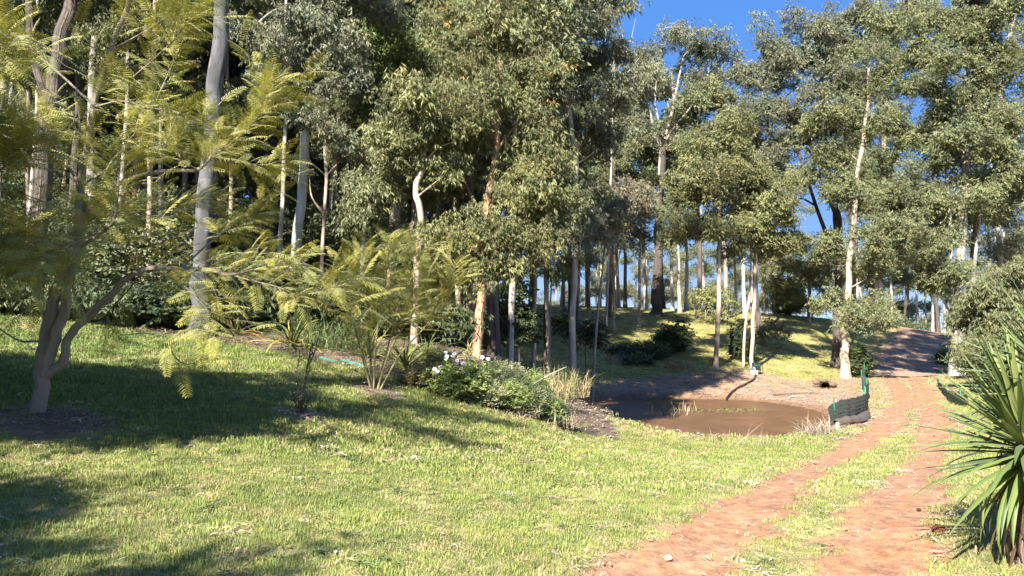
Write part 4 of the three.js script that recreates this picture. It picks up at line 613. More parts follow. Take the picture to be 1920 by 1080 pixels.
// grass tussocks: blades too fine to pick apart, one mesh each
function tussock(name, label, at, n, L, W, spread, cols, seed, o = {}) {
  const r = rng(seed), geos = []; const v = V();
  for (let k = 0; k < n; k++) {
    const g = blade(L * (0.55 + 0.6 * r()), W * (0.7 + 0.6 * r()), (o.bend ?? 1.2) * (0.3 + r()), 0.2, 3), c = cols[Math.floor(r() * cols.length)], b = 0.75 + 0.5 * r(), col = new Float32Array(g.attributes.position.count * 3);
    for (let i = 0; i < col.length; i += 3) { col[i] = c[0] * b; col[i + 1] = c[1] * b; col[i + 2] = c[2] * b; } g.setAttribute('color', new THREE.BufferAttribute(col, 3));
    g.rotateZ(-(o.lean ?? 0.5) * r()); g.rotateY(r() * 6.283); const a = r() * 6.283, q = Math.sqrt(r()) * spread; g.translate(Math.cos(a) * q * (o.wide ?? 1), -0.03, Math.sin(a) * q); geos.push(g);
  }
  const t = thing(name, label, o.category ?? 'grass clump', at, o.group); mesh('blades', mergeGeometries(geos), o.mat ?? tussockMat, t, 'stuff'); return t;
}
const tussockMat = leafMat({ vertexColors: true, roughness: 0.7, transmission: 0.2 });
const strawC = [[0.42, 0.32, 0.17], [0.5, 0.4, 0.24], [0.34, 0.25, 0.13]], greenC = [[0.14, 0.18, 0.05], [0.2, 0.22, 0.06]], deadC = [[0.36, 0.29, 0.21], [0.24, 0.185, 0.135], [0.45, 0.38, 0.3]];
tussock('grass_tussock', 'tall dark green grass tussock at the lawn edge left of the young tree', place(632, 676, 17.6), 260, 0.95, 0.02, 0.55, [[0.1, 0.14, 0.04], [0.13, 0.17, 0.05]], 21, { wide: 1.4 });
tussock('grass_tussock', 'second grass tussock in shade beside the flax', place(590, 668, 18.6), 160, 0.85, 0.02, 0.45, [[0.08, 0.12, 0.035], [0.11, 0.15, 0.045]], 22);
tussock('dry_grass', 'straw-coloured grass clump leaning over the herb bushes', place(1018, 738, 19.2), 300, 0.95, 0.014, 0.5, [...strawC, ...strawC, ...greenC], 23, { bend: 1.5, wide: 1.2 });
tussock('dry_grass', 'tall yellow-green grass clump on the left bank of the pond', place(1058, 742, 21.5), 320, 1.05, 0.015, 0.55, [...strawC, ...greenC, ...greenC], 24, { bend: 1.2, wide: 1.3 });
tussock('dry_grass', 'dry grass clump at the foot of the leaning pale stem', place(1092, 738, 25), 260, 1.0, 0.016, 0.5, [...strawC, greenC[1]], 25, { bend: 1.2 });
tussock('dry_grass', 'feathery straw clump behind the tall grey-white trunk', place(1075, 712, 26.5), 200, 0.8, 0.016, 0.6, strawC, 26);
tussock('dry_grass', 'withered brown stalks along the near end of the bed', place(1030, 788, 16.6), 130, 0.5, 0.012, 0.5, [...strawC, [0.25, 0.17, 0.1]], 27, { lean: 1.1, wide: 1.3 });
tussock('dry_grass', 'withered grey-brown stalks under the middle herb bushes', place(950, 772, 15.6), 120, 0.35, 0.01, 0.4, [[0.4, 0.33, 0.26], [0.28, 0.2, 0.14]], 28, { lean: 1.3, wide: 1.8 });
tussock('dry_grass', 'rusty dry grass beside the spiky ground cover', place(1272, 688, 42), 140, 0.75, 0.03, 0.6, [[0.3, 0.2, 0.1], [0.36, 0.26, 0.14]], 29, { wide: 1.4 });
tussock('dry_grass', 'straw tuft at the left end of the spiky ground cover', place(1150, 690, 42), 110, 0.7, 0.03, 0.5, strawC, 30);
tussock('dead_reeds', 'bleached tangle of dead reeds at the end of the green silt fence', place(1533, 812, 20.4), 190, 0.7, 0.018, 0.3, deadC, 31, { bend: 1.3, lean: 1.25, wide: 1.3, category: 'reeds' });
tussock('dead_reeds', 'thin grey stalks at the near edge of the pond', place(1450, 826, 18.6), 34, 0.4, 0.007, 0.35, deadC, 32, { bend: 0.5, lean: 0.6, wide: 1.6, category: 'reeds' });
tussock('dead_reeds', 'sparse upright grey stalks at the pond edge left of the thin ones', place(1385, 828, 18.5), 16, 0.6, 0.008, 0.5, deadC, 33, { bend: 0.3, lean: 0.4, wide: 1.5, category: 'reeds' });
tussock('dead_reeds', 'few short bent stalks at the pond edge nearest the grass', place(1338, 828, 18.3), 9, 0.4, 0.008, 0.25, deadC, 34, { bend: 0.6, lean: 0.5, category: 'reeds' });
tussock('pond_reeds', 'broken dead reeds standing in the pond water', V(...(([x, z]) => [x, WATER, z])(onWater(1248, 779))), 46, 0.42, 0.02, 0.75, [[0.42, 0.31, 0.2], [0.3, 0.22, 0.14]], 35, { bend: 0.4, lean: 0.8, wide: 1.4, category: 'reeds' });
tussock('pond_reeds', 'pale reed tips in the pond right of the broken ones', V(...(([x, z]) => [x, WATER, z])(onWater(1275, 772))), 18, 0.5, 0.02, 0.5, [[0.5, 0.4, 0.28]], 36, { bend: 0.2, lean: 0.3, wide: 1.6, category: 'reeds' });
tussock('pond_weed', 'low green weed patch floating in the middle of the pond', V(...(([x, z]) => [x, WATER, z])(onWater(1335, 770))), 700, 0.13, 0.03, 0.75, [[0.1, 0.13, 0.03], [0.15, 0.17, 0.045]], 37, { wide: 2.6, lean: 1.2, category: 'weed' });
tussock('pond_weed', 'grey twiggy weed along the left margin of the pond', place(1090, 772, 27), 130, 0.4, 0.012, 0.8, [[0.28, 0.2, 0.14], [0.2, 0.14, 0.1]], 38, { wide: 1.2, lean: 1, category: 'weed' });
// spiky ground cover on the far bank: one agave grown, the rest its copies
{
  const g = [0.3, 0.7].map(b => blade(0.5, 0.085, b, 0.3, 4)), r = rng(31); let first;
  for (const [px, py] of [[1150, 672], [1165, 668], [1170, 680], [1182, 676], [1192, 684], [1200, 674], [1208, 686], [1216, 678], [1226, 686], [1236, 680], [1180, 664], [1196, 660], [1214, 664], [1230, 668], [1160, 660], [1244, 686]]) {
    const at = place(px, py, 41.5 + r() * 3), label = 'dark green agave in the spiky clump on the far bank', group = 'agaves of the clump on the far bank';
    if (!first) { first = rosette('agave', label, 'plant', at, g, [[0.09, 0.14, 0.065], [0.13, 0.185, 0.08]].map(colorMat), 34, [0.1, 1.35], { seed: 14, group, rise: 0.1 }); first.scale.setScalar(1.5); }
    else { const c = copyTree(first, at, r() * 6.28, 1.25 + 0.5 * r(), label, group); c.userData.category = 'plant'; }
  }
  shrub('ground_cover', 'leafy mass under the agaves on the far bank', place(1200, 680, 44), 3.4, 0.7, GREEN.dark, SPRAY.broad, 1.1, 300, undefined, 85);
}
// the lone dark plant in the lawn
{
  const at = G(564, 772), r = rng(44), t = thing('oleander_sapling', 'lone dark narrow-leaved plant with bare stems in the lawn', 'plant', at), geo = [0.9, 1.5].map(b => blade(0.19, 0.017, b, 0.2, 4)), m = [[0.06, 0.085, 0.04], [0.085, 0.115, 0.055], [0.12, 0.15, 0.075]].map(colorMat), d = -at.z;
  for (const [pts, from] of [[[[566, 775], [570, 730], [576, 690], [590, 660], [598, 625], [600, 605]], 0.45], [[[563, 775], [566, 735], [574, 700], [584, 650], [588, 648]], 0.5], [[[561, 775], [560, 735], [556, 700], [560, 675], [562, 660]], 0.2], [[[564, 775], [572, 720], [580, 690], [582, 650]], 0.4], [[[560, 776], [553, 752], [548, 740]], 0.1], [[[568, 776], [576, 756], [582, 745]], 0.1]]) {
    const q = smooth(pts.map(([x, y]) => P(x, y, d + (r() - 0.5) * 0.1).sub(at)), 16); q[0].y = -0.05; mesh('stem', tube(q, taper(q.length, 0.012, 0.004), 6), BARK.brown, t); const c = new THREE.CatmullRomCurve3(q), n = 30;
    for (let k = 0; k < n; k++) { const f = lerp(from, 1, k / n), l = new THREE.Mesh(geo[k % 2], m[Math.floor(r() * 3)]); l.name = 'leaf'; l.castShadow = l.receiveShadow = true; l.position.copy(c.getPoint(f)); l.rotation.set(0, k * 2.4 + r(), -(0.4 + 0.9 * r()), 'YXZ'); t.add(l); }
  }
}
// the big spiky plant at the right edge: every leaf a part
{
  const at = place(1932, 1040, 5.4), r = rng(90), t = thing('yucca', 'big spiky yucca with sword leaves filling the right edge', 'plant', at), geo = [0.05, 0.18, 0.35, 0.6].map((b, i) => blade(0.72 + 0.04 * i, 0.054, b, 0.28, 7, 0.85)), sag = [0.9, 1.4].map(b => blade(0.7, 0.045, b, 0.3, 7)), m = [[0.11, 0.155, 0.045], [0.15, 0.195, 0.055], [0.2, 0.235, 0.075], [0.085, 0.125, 0.04]].map(colorMat), gold = colorMat([0.4, 0.36, 0.08]), dead = [[0.16, 0.09, 0.05], [0.26, 0.17, 0.1], [0.1, 0.06, 0.04]].map(colorMat);
  const stem = [V(0, -0.15, 0), V(0.02, 0.4, 0), V(-0.02, 1.0, 0.02)]; mesh('trunk', tube(smooth(stem, 10), taper(11, 0.1, 0.075), 10, 0.15), BARK.brown, t);
  const stem2 = [V(0.1, -0.1, 0.1), V(0.24, 0.7, 0.0), V(0.3, 1.45, -0.05)]; mesh('trunk', tube(smooth(stem2, 10), taper(11, 0.09, 0.07), 10, 0.15), BARK.brown, t);
  for (const [cx, cy, cz, n, lo] of [[-0.02, 0.98, 0.02, 175, 2.2], [0.3, 1.38, -0.05, 110, 2.0]]) for (let k = 0; k < n; k++) {
    const f = k / n, l = new THREE.Mesh(f > 0.86 ? sag[k % 2] : geo[Math.floor(r() * (f < 0.4 ? 2 : 4))], f > 0.8 && r() < 0.14 ? gold : m[Math.floor(r() * 4)]); l.name = 'leaf'; l.castShadow = l.receiveShadow = true;
    l.rotation.set(0, k * 2.39996 + (r() - 0.5) * 0.4, -(lerp(0.08, lo, Math.pow(f, 0.9)) + (r() - 0.5) * 0.25), 'YXZ'); l.position.set(cx, cy - 0.3 * f, cz); l.scale.setScalar(lerp(0.92, 1.0, f) * (0.88 + 0.24 * r())); t.add(l);
  }
  for (let k = 0; k < 60; k++) { const l = new THREE.Mesh(sag[k % 2], dead[k % 3]); l.name = 'dead_leaf'; l.castShadow = l.receiveShadow = true; l.rotation.set(0, k * 2.4, -(2.1 + 0.6 * r()), 'YXZ'); l.position.set(0, 0.25 + 0.55 * r(), 0.02); l.scale.setScalar(0.6 + 0.35 * r()); t.add(l); }
}
// ------------------------------------------------------------------ things round the pond
const plastic = o => std({ roughness: 0.55, ...o });
{ // the pump on the bank and its hose
  const at = G(1416, 702), t = thing('water_pump', 'small black and green water pump on the far bank', 'pump', at), black = plastic({ color: 0x17191a }), green = plastic({ color: 0x1f4a35 }), steel = std({ color: 0x9aa3a8, metalness: 0.7, roughness: 0.4 }), pale = std({ color: 0xcfcabf });
  const soft = (w, h, d, r) => { const s = new THREE.Shape(); s.moveTo(-w / 2 + r, -h / 2); s.lineTo(w / 2 - r, -h / 2); s.quadraticCurveTo(w / 2, -h / 2, w / 2, -h / 2 + r); s.lineTo(w / 2, h / 2 - r); s.quadraticCurveTo(w / 2, h / 2, w / 2 - r, h / 2); s.lineTo(-w / 2 + r, h / 2); s.quadraticCurveTo(-w / 2, h / 2, -w / 2, h / 2 - r); s.lineTo(-w / 2, -h / 2 + r); s.quadraticCurveTo(-w / 2, -h / 2, -w / 2 + r, -h / 2); const g = new THREE.ExtrudeGeometry(s, { depth: d - 0.03, bevelSize: 0.015, bevelThickness: 0.015, bevelSegments: 2 }); g.translate(0, 0, -d / 2); return g; };
  mesh('engine', soft(0.32, 0.26, 0.3, 0.05), black, t).position.set(0.08, 0.36, 0); mesh('fuel_tank', soft(0.36, 0.12, 0.3, 0.04), green, t).position.set(0.08, 0.55, 0);
  const vol = new THREE.CylinderGeometry(0.12, 0.12, 0.14, 18); vol.rotateX(Math.PI / 2); mesh('pump_housing', vol, steel, t).position.set(-0.14, 0.32, 0.12); mesh('block', soft(0.3, 0.2, 0.36, 0.02), pale, t).position.set(-0.08, 0.1, 0.05);
  for (const s of [-0.22, 0.36]) for (const z of [-0.2, 0.2]) mesh('frame_post', tube([V(s, 0.02, z), V(s, 0.62, z)], [0.016, 0.016], 6), black, t); for (const z of [-0.2, 0.2]) mesh('frame_rail', tube([V(-0.22, 0.63, z), V(0.36, 0.63, z)], [0.016, 0.016], 6), black, t);
  const hosePx = [[1413, 696], [1417, 704], [1412, 714], [1398, 722], [1384, 729], [1374, 736], [1367, 743], [1363, 749]], pts = hosePx.map(a => { const g = G(...a); g.y += 0.05; return g; }); pts[0].y += 0.25; pts.push(V(pts.at(-1).x - 0.2, WATER - 0.1, pts.at(-1).z + 0.8));
  const q = smooth(pts, 50); tag(mesh('hose', tube(q, taper(51, 0.055, 0.055), 8), plastic({ color: 0x241d1a })), 'black suction hose running down the bank into the pond', 'hose');
}
{ // the end of a drain pipe in the bank
  const at = G(1546, 729), t = thing('drain_pipe', 'dark open end of a drain pipe poking from the bank', 'pipe', at), ring = []; for (const [r, y] of [[0.001, 0.05], [0.25, 0.05], [0.25, 0.9], [0.3, 0.9], [0.3, 0.75], [0.28, 0.7], [0.3, 0.6], [0.28, 0.5], [0.3, 0.4], [0.28, 0.3], [0.28, 0], [0.001, 0]]) ring.push(new THREE.Vector2(r, y)); const g = new THREE.LatheGeometry(ring, 28); g.rotateX(Math.PI / 2); g.rotateY(-0.4);
  const p = mesh('pipe_wall', g, std({ color: 0x231d19, roughness: 0.85, side: THREE.DoubleSide }), t); p.position.set(0.3, 0.14, -0.8); p.scale.set(0.75, 0.75, 1); const r = rng(3), lumps = [];
  for (let k = 0; k < 9; k++) { const s = new THREE.IcosahedronGeometry(0.1 + 0.1 * r(), 2); s.scale(1.3, 0.7, 1); s.translate(-0.15 + (k / 8) * 0.9, 0.42 - 0.45 * Math.abs(k / 8 - 0.3) + 0.06 * r(), -0.45 - 0.4 * r()); lumps.push(s); } mesh('packed_earth', mergeGeometries(lumps), std({ map: scaled(soilMap, 3, 3), bumpMap: scaled(soilBump, 3, 3), bumpScale: 0.03, color: 0x9a8066, roughness: 1 }), t, 'stuff');
}
// silt fences: ribbed mesh sheets on stakes
function siltFence(label, foot, h, turn, mats, stakes) { // foot: world points along the ground
  const c = curveOf(foot), n = 60, rows = 14, t = thing('silt_fence', label, 'fence', foot[0].clone()), pos = [], idx = [], uv = [], L = c.getLength();
  for (let i = 0; i <= n; i++) { const p = c.getPointAt(i / n), q = c.getTangentAt(i / n), nx = -q.z, nz = q.x, top = h(i / n); for (let j = 0; j <= rows; j++) { const v = j / rows, rib = 0.022 * Math.sin(v * 6.5 * 2 * Math.PI) * (0.6 + 0.4 * n2(i * 0.15, j * 0.2)) + 0.1 * turn(i / n) * v + 0.03 * n2(i * 0.12, 4); pos.push(p.x + nx * rib - foot[0].x, p.y + top * v - foot[0].y + 0.03 * v * n2(i * 0.2, 9), p.z + nz * rib - foot[0].z); uv.push(i / n * L, v * top); if (i && j) { const k = pos.length / 3 - 1, m = rows + 1; idx.push(k - m - 1, k - m, k - 1, k - m, k, k - 1); } } }
  mesh('mesh_sheet', build(pos, idx, { uv }), mats[0], t);
  for (const s of stakes) { const p = c.getPointAt(s), q = c.getTangentAt(s), o = mesh('stake', new THREE.BoxGeometry(0.045, h(s) + 0.25, 0.025), mats[1], t); o.position.set(p.x - foot[0].x + q.z * 0.035, p.y - foot[0].y + h(s) / 2 + 0.03, p.z - foot[0].z - q.x * 0.035); o.rotation.set(0.04, -Math.atan2(q.z, q.x), 0.05 * Math.sin(s * 40)); }
  return t;
}
const clothBump = texture(128, 128, (u, v) => { const s = 0.5 + 0.25 * Math.sin(u * 2 * Math.PI * 16) + 0.25 * Math.sin(v * 2 * Math.PI * 16); return [s, s, s]; }, false);
const meshMat = c => new THREE.MeshPhysicalMaterial({ color: c, side: THREE.DoubleSide, roughness: 0.75, transmission: 0.15, thickness: 0, bumpMap: scaled(clothBump, 8, 8), bumpScale: 0.003 });
const bright = std({ color: 0x35805f, roughness: 0.6 });
const g1 = (px, py, d) => { const p = P(px, py, d); return ground(p.x, p.z); };
siltFence('dark olive silt fence curving round the corner of the pond', [g1(1556, 795, 22.6), g1(1578, 794, 22.9), g1(1602, 791, 23.6), g1(1620, 787, 25), g1(1627, 780, 27)], t => 0.7 + 0.05 * t, t => -0.3 + t, [meshMat(0x2c352d), bright], [0.05, 0.3, 0.62, 0.9]);
siltFence('bright green end run of silt fence beside the track', [g1(1629, 776, 27.4), g1(1622, 757, 30.5), g1(1629, 738, 34), g1(1617, 724, 38), g1(1623, 712, 43)], t => 0.62 + 0.35 * t, t => 0.4 * Math.sin(t * 5), [meshMat(0x2e7d5c), bright], [0.1, 0.35, 0.7, 0.97]);
siltFence('green silt fence sagging along the right side of the track', [g1(1758, 720, 36), g1(1775, 732, 31), g1(1795, 747, 27), g1(1818, 764, 24)], t => 0.4, t => 0.5, [meshMat(0x2f7258), bright], [0.03, 0.4, 0.8]);
{ // dark sleeve laid along the foot of the fence, and the bleached stump beside it
  const pts = [g1(1566, 800, 21.7), g1(1588, 799, 21.9), g1(1608, 796, 22.4), g1(1622, 791, 23.4), g1(1626, 786, 25)].map(p => p.add(V(0, 0.1, 0))), q = smooth(pts, 26), sock = tube(q, q.map((_, i) => (0.15 + 0.02 * Math.sin(i * 1.3)) * Math.sin(Math.PI * clamp((i + 0.7) / 27, 0.03, 0.97)) ** 0.25), 12, 0.12);
  tag(mesh('filter_sock', sock, std({ color: 0x4d443d, roughness: 0.95, bumpMap: scaled(clothBump, 4, 4), bumpScale: 0.004 })), 'grey-brown filter sock lying along the foot of the fence', 'filter sock');
  const s = g1(1570, 812, 21.2), r = rng(6), sp = []; const pole = tube([V(0, -0.1, 0), V(0.01, 0.15, 0), V(0.02, 0.36, 0.01)], [0.12, 0.1, 0.1], 12, 0.15); const t = thing('stump', 'bleached broken stump at the end of the filter sock', 'stump', s); mesh('wood', pole, BARK.tan, t); t.scale.set(0.55, 0.6, 0.55); const cut = new THREE.CircleGeometry(0.1, 12); cut.rotateX(-Math.PI / 2); mesh('cut_face', cut, std({ color: 0xb59a78 }), t).position.set(0.02, 0.358, 0.01);
}
// sticks and small logs
const stick = (label, a, b, r0, bk, name = 'fallen_stick') => { const m = a.clone().lerp(b, 0.5).add(V(0, 0.03, 0.05)); tag(mesh(name, tube(smooth([a, m, b], 8), taper(9, r0, r0 * 0.4), 6, 0.1), BARK[bk]), label, 'stick'); };
stick('long bare stick propped across the pond edge', g1(1378, 829, 18.4).add(V(0, 0.03, 0)), P(1430, 793, 18.2), 0.009, 'tan');
stick('bleached pole leaning through the dry grass clumps', P(998, 722, 17.6), P(1062, 688, 18.4), 0.022, 'white');
stick('second pale stick lying low by the pond end of the bed', P(1000, 735, 17.2), P(1032, 750, 17), 0.015, 'white');
stick('dark branch lying along the far bank of the pond', G(1450, 742).add(V(0, 0.05, 0)), G(1540, 739).add(V(0, 0.06, 0)), 0.045, 'brown');
stick('pale straw-coloured stick lying below the dark branch', G(1480, 746).add(V(0, 0.04, 0)), G(1512, 745).add(V(0, 0.04, 0)), 0.04, 'white');
for (const [a, b, l, i] of [[[1080, 738], [1112, 728], 'grey log nearest the leaning stem on the left bank', 0], [[1092, 742], [1108, 733], 'short dark log under the grey one on the left bank', 1]]) stick(l, g1(...a, 25.5).add(V(0, 0.08, 0)), g1(...b, 26.5).add(V(0, 0.1, 0)), 0.09, i ? 'dark' : 'grey', 'log');
{ // green edging along the bed
  for (const [a, b, k] of [[[598, 680], [636, 684], 'left length of teal plastic garden edging along the bed'], [[638, 684], [690, 692], 'right length of teal plastic garden edging ending at the young tree']]) {
    const p = g1(...a, 16.6), q = g1(...b, 16.2), pts = smooth([p, p.clone().lerp(q, 0.5).add(V(0, 0.01, 0.05)), q], 12), pos = [], idx = []; pts.forEach((v, i) => { for (const [dy, dz] of [[0.045, -0.004], [0.045, 0.004], [-0.02, 0.012], [-0.02, -0.012]]) pos.push(v.x, v.y + dy, v.z + dz); if (i) for (let c = 0; c < 4; c++) { const o = (i - 1) * 4 + c, n = (i - 1) * 4 + (c + 1) % 4; idx.push(o, n, o + 4, n, n + 4, o + 4); } });
    tag(mesh('garden_edging', build(pos, idx), plastic({ color: 0x3c6d60, side: THREE.DoubleSide })), k, 'edging');
  }
}
{ // the small raised tank on the crest
  const at = place(1684, 612, 80); const t = thing('raised_tank', 'small dark raised tank on legs at the hill crest', 'tank', at), g = new THREE.CylinderGeometry(1.2, 1.2, 0.9, 24, 1), lid = new THREE.ConeGeometry(1.25, 0.3, 24), m = std({ color: 0x2f3133, roughness: 0.6 });
  t.scale.setScalar(0.7); mesh('tank_body', g, m, t).position.y = 2.3; mesh('lid', lid, m, t).position.y = 2.9; for (let k = 0; k < 4; k++) { const a = k * Math.PI / 2 + 0.5; mesh('leg', tube([V(Math.cos(a), -0.1, Math.sin(a)), V(Math.cos(a), 1.85, Math.sin(a))], [0.07, 0.07], 6), m, t); }
}
// clod and stones on the track
{
  const r = rng(12), stone = label => { const g = new THREE.IcosahedronGeometry(1, 3), p = g.attributes.position; for (let i = 0; i < p.count; i++) { const k = 1 + 0.25 * n2(p.getX(i) * 1.4 + r(), p.getY(i) * 1.4 + p.getZ(i)); p.setXYZ(i, p.getX(i) * k, p.getY(i) * k * 0.7, p.getZ(i) * k); } g.computeVertexNormals(); return g; };
  for (const [px, py, s, c, l] of [[1760, 996, 0.05, 0x5a2c1a, 'dark red clod of earth at the right edge of the track'], [1723, 957, 0.02, 0x4a2a1e, 'small dark stone on the right wheel track'], [1252, 1048, 0.03, 0xd8b59a, 'pale stone at the foot of the left wheel track'], [1393, 1053, 0.02, 0xd9c7ac, 'small white stone in the grass strip between the tracks']]) { const at = G(px, py), o = tag(mesh('stone', stone(), std({ color: c, roughness: 0.95 })), l, 'stone'); o.position.copy(at).add(V(0, s * 0.3, 0)); o.scale.setScalar(s); o.rotation.y = r() * 6; }
}

// ------------------------------------------------------------------ grass
function tuft(seed, n, h, w, R, flat = 0) {
  const r = rng(seed), pos = [], idx = [];
  for (let k = 0; k < n; k++) {
    const a = r() * 6.283, q = Math.sqrt(r()) * R, x = Math.cos(a) * q, z = Math.sin(a) * q, l = h * (0.45 + 0.75 * r()), yaw = r() * 6.283, lean = (0.25 + 0.9 * r()) * (1 + flat), dx = Math.cos(yaw), dz = Math.sin(yaw), wx = -dz * w, wz = dx * w, b = pos.length / 3, my = l * 0.6 * Math.cos(lean * 0.5), mo = l * 0.6 * Math.sin(lean * 0.5), ey = my + l * 0.4 * Math.cos(lean), eo = mo + l * 0.4 * Math.sin(lean);
    pos.push(x - wx, -0.01, z - wz, x + wx, -0.01, z + wz, x + dx * mo - wx * 0.8, my, z + dz * mo - wz * 0.8, x + dx * mo + wx * 0.8, my, z + dz * mo + wz * 0.8, x + dx * eo, ey, z + dz * eo); idx.push(b, b + 1, b + 2, b + 1, b + 3, b + 2, b + 2, b + 3, b + 4);
  }
  return build(pos, idx);
}
const grassMat = leafMat({ roughness: 0.75, transmission: 0.3 });
{
  const r = rng(2024), kinds = { fine: [[], []], mid: [[], []], big: [[], []] }, litter = [[], []], twig = [];
  const geo = { fine: [1, 2].map(i => tuft(i, 18, 0.042, 0.0026, 0.07)), mid: [3, 4].map(i => tuft(i, 16, 0.052, 0.0055, 0.12)), big: [5, 6].map(i => tuft(i, 16, 0.08, 0.012, 0.24)) };
  const sow = (key, x0, x1, z0, z1, perM2, wide) => {
    const n = Math.round((x1 - x0) * (z1 - z0) * perM2);
    for (let k = 0; k < n; k++) {
      const z = lerp(z0, z1, r()), x = lerp(x0, x1, r()); if (Math.abs(x) > -z * wide + 1.2) continue;
      const [, dry, lit, red] = zone(x, z), pd = pondDist(x, z); if (pd < 0.45) continue;
      const t = nearTrack(x, z); if (z < -44 && t < 0.6) continue;
      const keep = (1 - lit * 0.93) * (1 - sstep(0.1, 0.7, red)) * (1 - 0.35 * dry * (0.5 + n2(x * 3, z * 3))) * (t < 1 && z > -30 ? 0.75 : 1); if (r() > keep) continue;
      const dead = r() < dry * 0.75, far = sstep(-20, -32, z), lush = sstep(-4, -9, x) , g = mix3(mix3([0.2, 0.24, 0.052], [0.14, 0.2, 0.04], lush * 0.7 + 0.3 * n2(x * 0.7, z * 0.7)), [0.23, 0.22, 0.06], far * 0.8), c = tint(dead ? [0.4, 0.32, 0.15] : g, r, 0.3), patch = 1 + 0.25 * fbm(x * 0.8, z * 0.8, 2), tall = 0.9 + 0.45 * sstep(0.15, 0.5, fbm(x * 0.7 + 30, z * 0.7, 3));
      kinds[key][k & 1].push([x, H(x, z), z, r() * 6.283, (r() - 0.5) * 0.3, (r() - 0.5) * 0.3, 0.7 + 0.6 * r(), c[0] * patch, c[1] * patch, c[2] * patch, (dead ? 0.7 : 1) * tall]);
    }
  };
  sow('fine', -7, 7, -9, -4.2, 330, 0.72); sow('mid', -13, 12, -19, -9, 150, 0.72); sow('mid', 6, 15, -26, -19, 40, 0.72); sow('big', -20, 35, -46, -19, 16, 0.72); sow('big', -32, 50, -72, -46, 9, 0.72);
  const put = (name, g, lists, label) => lists.forEach((it, i) => it.length && tag(instanced(name, g[i], grassMat, it, null), label, 'grass', null, 'stuff'));
  put('grass', geo.fine, kinds.fine, 'short mown green grass nearest the camera'); put('grass', geo.mid, kinds.mid, 'mown lawn grass with straw patches sloping to the pond'); put('grass', geo.big, kinds.big, 'yellow-green grass covering the far slope');
  { // flat weeds in the lawn
    const it = [[], []]; for (let k = 0; k < 1500; k++) { const z = lerp(-16, -4.3, r()), x = lerp(-11, 7, r()), q = zone(x, z); if (Math.abs(x) > -z * 0.72 + 1 || q[3] > 0.3 || q[2] > 0.3 || n2(x * 0.9 + 70, z * 0.9) < 0.05) continue; const c = tint(r() < 0.2 ? [0.2, 0.22, 0.06] : [0.1, 0.155, 0.04], r, 0.3); it[k & 1].push([x, H(x, z) + 0.03, z, r() * 6.283, 0, 0, 0.16 + 0.16 * r(), ...c, 0.5]); }
    it.forEach((l, i) => tag(instanced('lawn_weeds', SPRAY.broad[i], LEAF, l, null), 'flat broad-leaved weeds scattered through the lawn', 'weeds', null, 'stuff'));
  }
  { // loose gravel on the tracks
    const peb = [1, 2].map(s => { const g = new THREE.IcosahedronGeometry(1, 1), q = rng(s), p = g.attributes.position; for (let i = 0; i < p.count; i++) { const k = 1 + 0.3 * n2(p.getX(i) * 1.3 + s * 9, p.getY(i) + p.getZ(i) * 1.7); p.setXYZ(i, p.getX(i) * k, p.getY(i) * k * 0.65, p.getZ(i) * k); } g.computeVertexNormals(); return g; }), it = [[], []];
    for (let k = 0; k < 9000; k++) { const far = r() < 0.35, z = far ? lerp(-30, -13, r()) : lerp(-13, -4.3, r()), x = lerp(0, far ? 17 : 8, r()); if (Math.abs(x) > -z * 0.72 + 1) continue; const t = Math.min(lineDist(rutA, x, z), lineDist(rutB, x, z)); if (t > 0.5 || r() < 0.6 * sstep(0.25, 0, t)) continue; const c = tint(r() < 0.3 ? [0.46, 0.36, 0.27] : r() < 0.5 ? [0.2, 0.095, 0.05] : [0.36, 0.19, 0.11], r, 0.3); it[k & 1].push([x, H(x, z) + 0.004 - 0.02 * sstep(0.45, 0.1, t), z, r() * 6.283, 0, 0, (0.004 + 0.011 * r() * r()) * (far ? 1.7 : 1), ...c]); }
    it.forEach((l, i) => tag(instanced('gravel', peb[i], std({ roughness: 1 }), l, null), 'small loose stones scattered over the wheel tracks', 'gravel', null, 'stuff'));
  }
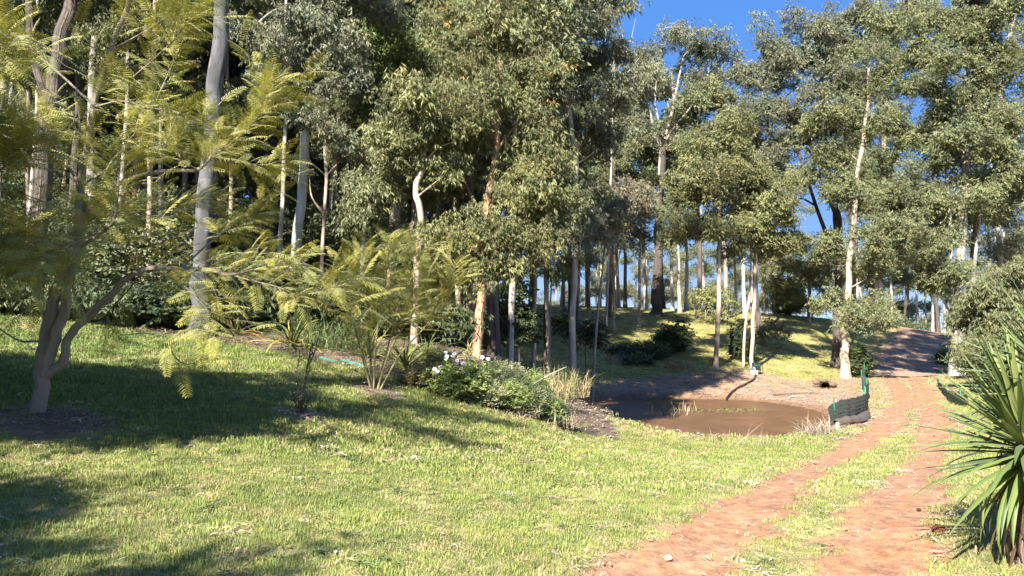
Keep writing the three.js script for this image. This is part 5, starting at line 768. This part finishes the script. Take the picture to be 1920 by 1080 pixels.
  // fallen leaves, bark and clippings
  const chip = [1, 2, 3].map(s => { const q = rng(s * 5), pos = [], idx = []; for (let k = 0; k < 7; k++) { const x = (q() - 0.5) * 0.34, z = (q() - 0.5) * 0.34, a = q() * 6.28, l = 0.035 + 0.05 * q(), w = 0.005 + 0.008 * q(), dx = Math.cos(a), dz = Math.sin(a), b = pos.length / 3, y = 0.006 + 0.012 * q(), t = (q() - 0.5) * 0.03; pos.push(x - dx * l, y - t, z - dz * l, x - dz * w, y + 0.008, z + dx * w, x + dz * w, y + 0.008, z - dx * w, x + dx * l, y + t, z + dz * l); idx.push(b, b + 1, b + 2, b + 1, b + 3, b + 2); } return build(pos, idx); });
  const lists = [[], [], []];
  const strew = (n, x0, x1, z0, z1, s, want) => { for (let k = 0; k < n; k++) { const z = lerp(z0, z1, r()), x = lerp(x0, x1, r()); if (Math.abs(x) > -z * 0.72 + 1) continue; const zo = zone(x, z), w = want(zo, x, z) * (1 - 0.93 * sstep(0.1, 0.5, zo[3])); if (r() > w || pondDist(x, z) < 0.3) continue; const c = tint(r() < 0.5 ? [0.42, 0.32, 0.22] : r() < 0.6 ? [0.3, 0.19, 0.12] : [0.52, 0.45, 0.35], r, 0.35); lists[k % 3].push([x, H(x, z) + 0.012, z, r() * 6.283, 0, 0, s * (0.7 + 0.7 * r()), ...c]); } };
  strew(5200, -8, 6, -12, -4.4, 0.55, (q, x, z) => 0.08 + 0.9 * sstep(0.2, 0.55, q[1]) * sstep(0, 0.4, n2(x * 1.2, z * 1.2)) + q[2]);
  strew(9000, -14, 13, -22, -9, 1.1, (q, x, z) => 0.03 + 0.25 * sstep(0.3, 0.6, q[1]) + 0.8 * q[2]); strew(12000, -2, 28, -50, -20, 1.3, q => 0.07 + q[2] * 0.9);
  lists.forEach((it, i) => it.length && tag(instanced('leaf_litter', chip[i], leafMat({ roughness: 0.85, transmission: 0.1 }), it, null), 'fallen leaves, bark and clippings strewn over lawn and bank', 'litter', null, 'stuff'));
}

// ------------------------------------------------------------------ trees beside and behind the camera: only their shadows are in the photograph
for (const [x, z, h, w, low, n, l, seed] of [[-8.05, 2.2, 5.2, 0.2, 0.7, 26, 'leafy tree beside the lawn outside the view on the left', 501], [-7.4, -6.3, 4.7, 0.3, 0.5, 34, 'second leafy tree beside the lawn outside the view on the left', 502], [-9.8, -6.4, 4.4, 0.36, 0.4, 30, 'third leafy tree beside the lawn outside the view on the left', 503]])
  wildTree(x, z, h, 0.12, 'grey', 'gum', low, w, n, l, undefined, seed);
renderer.render(scene, camera);
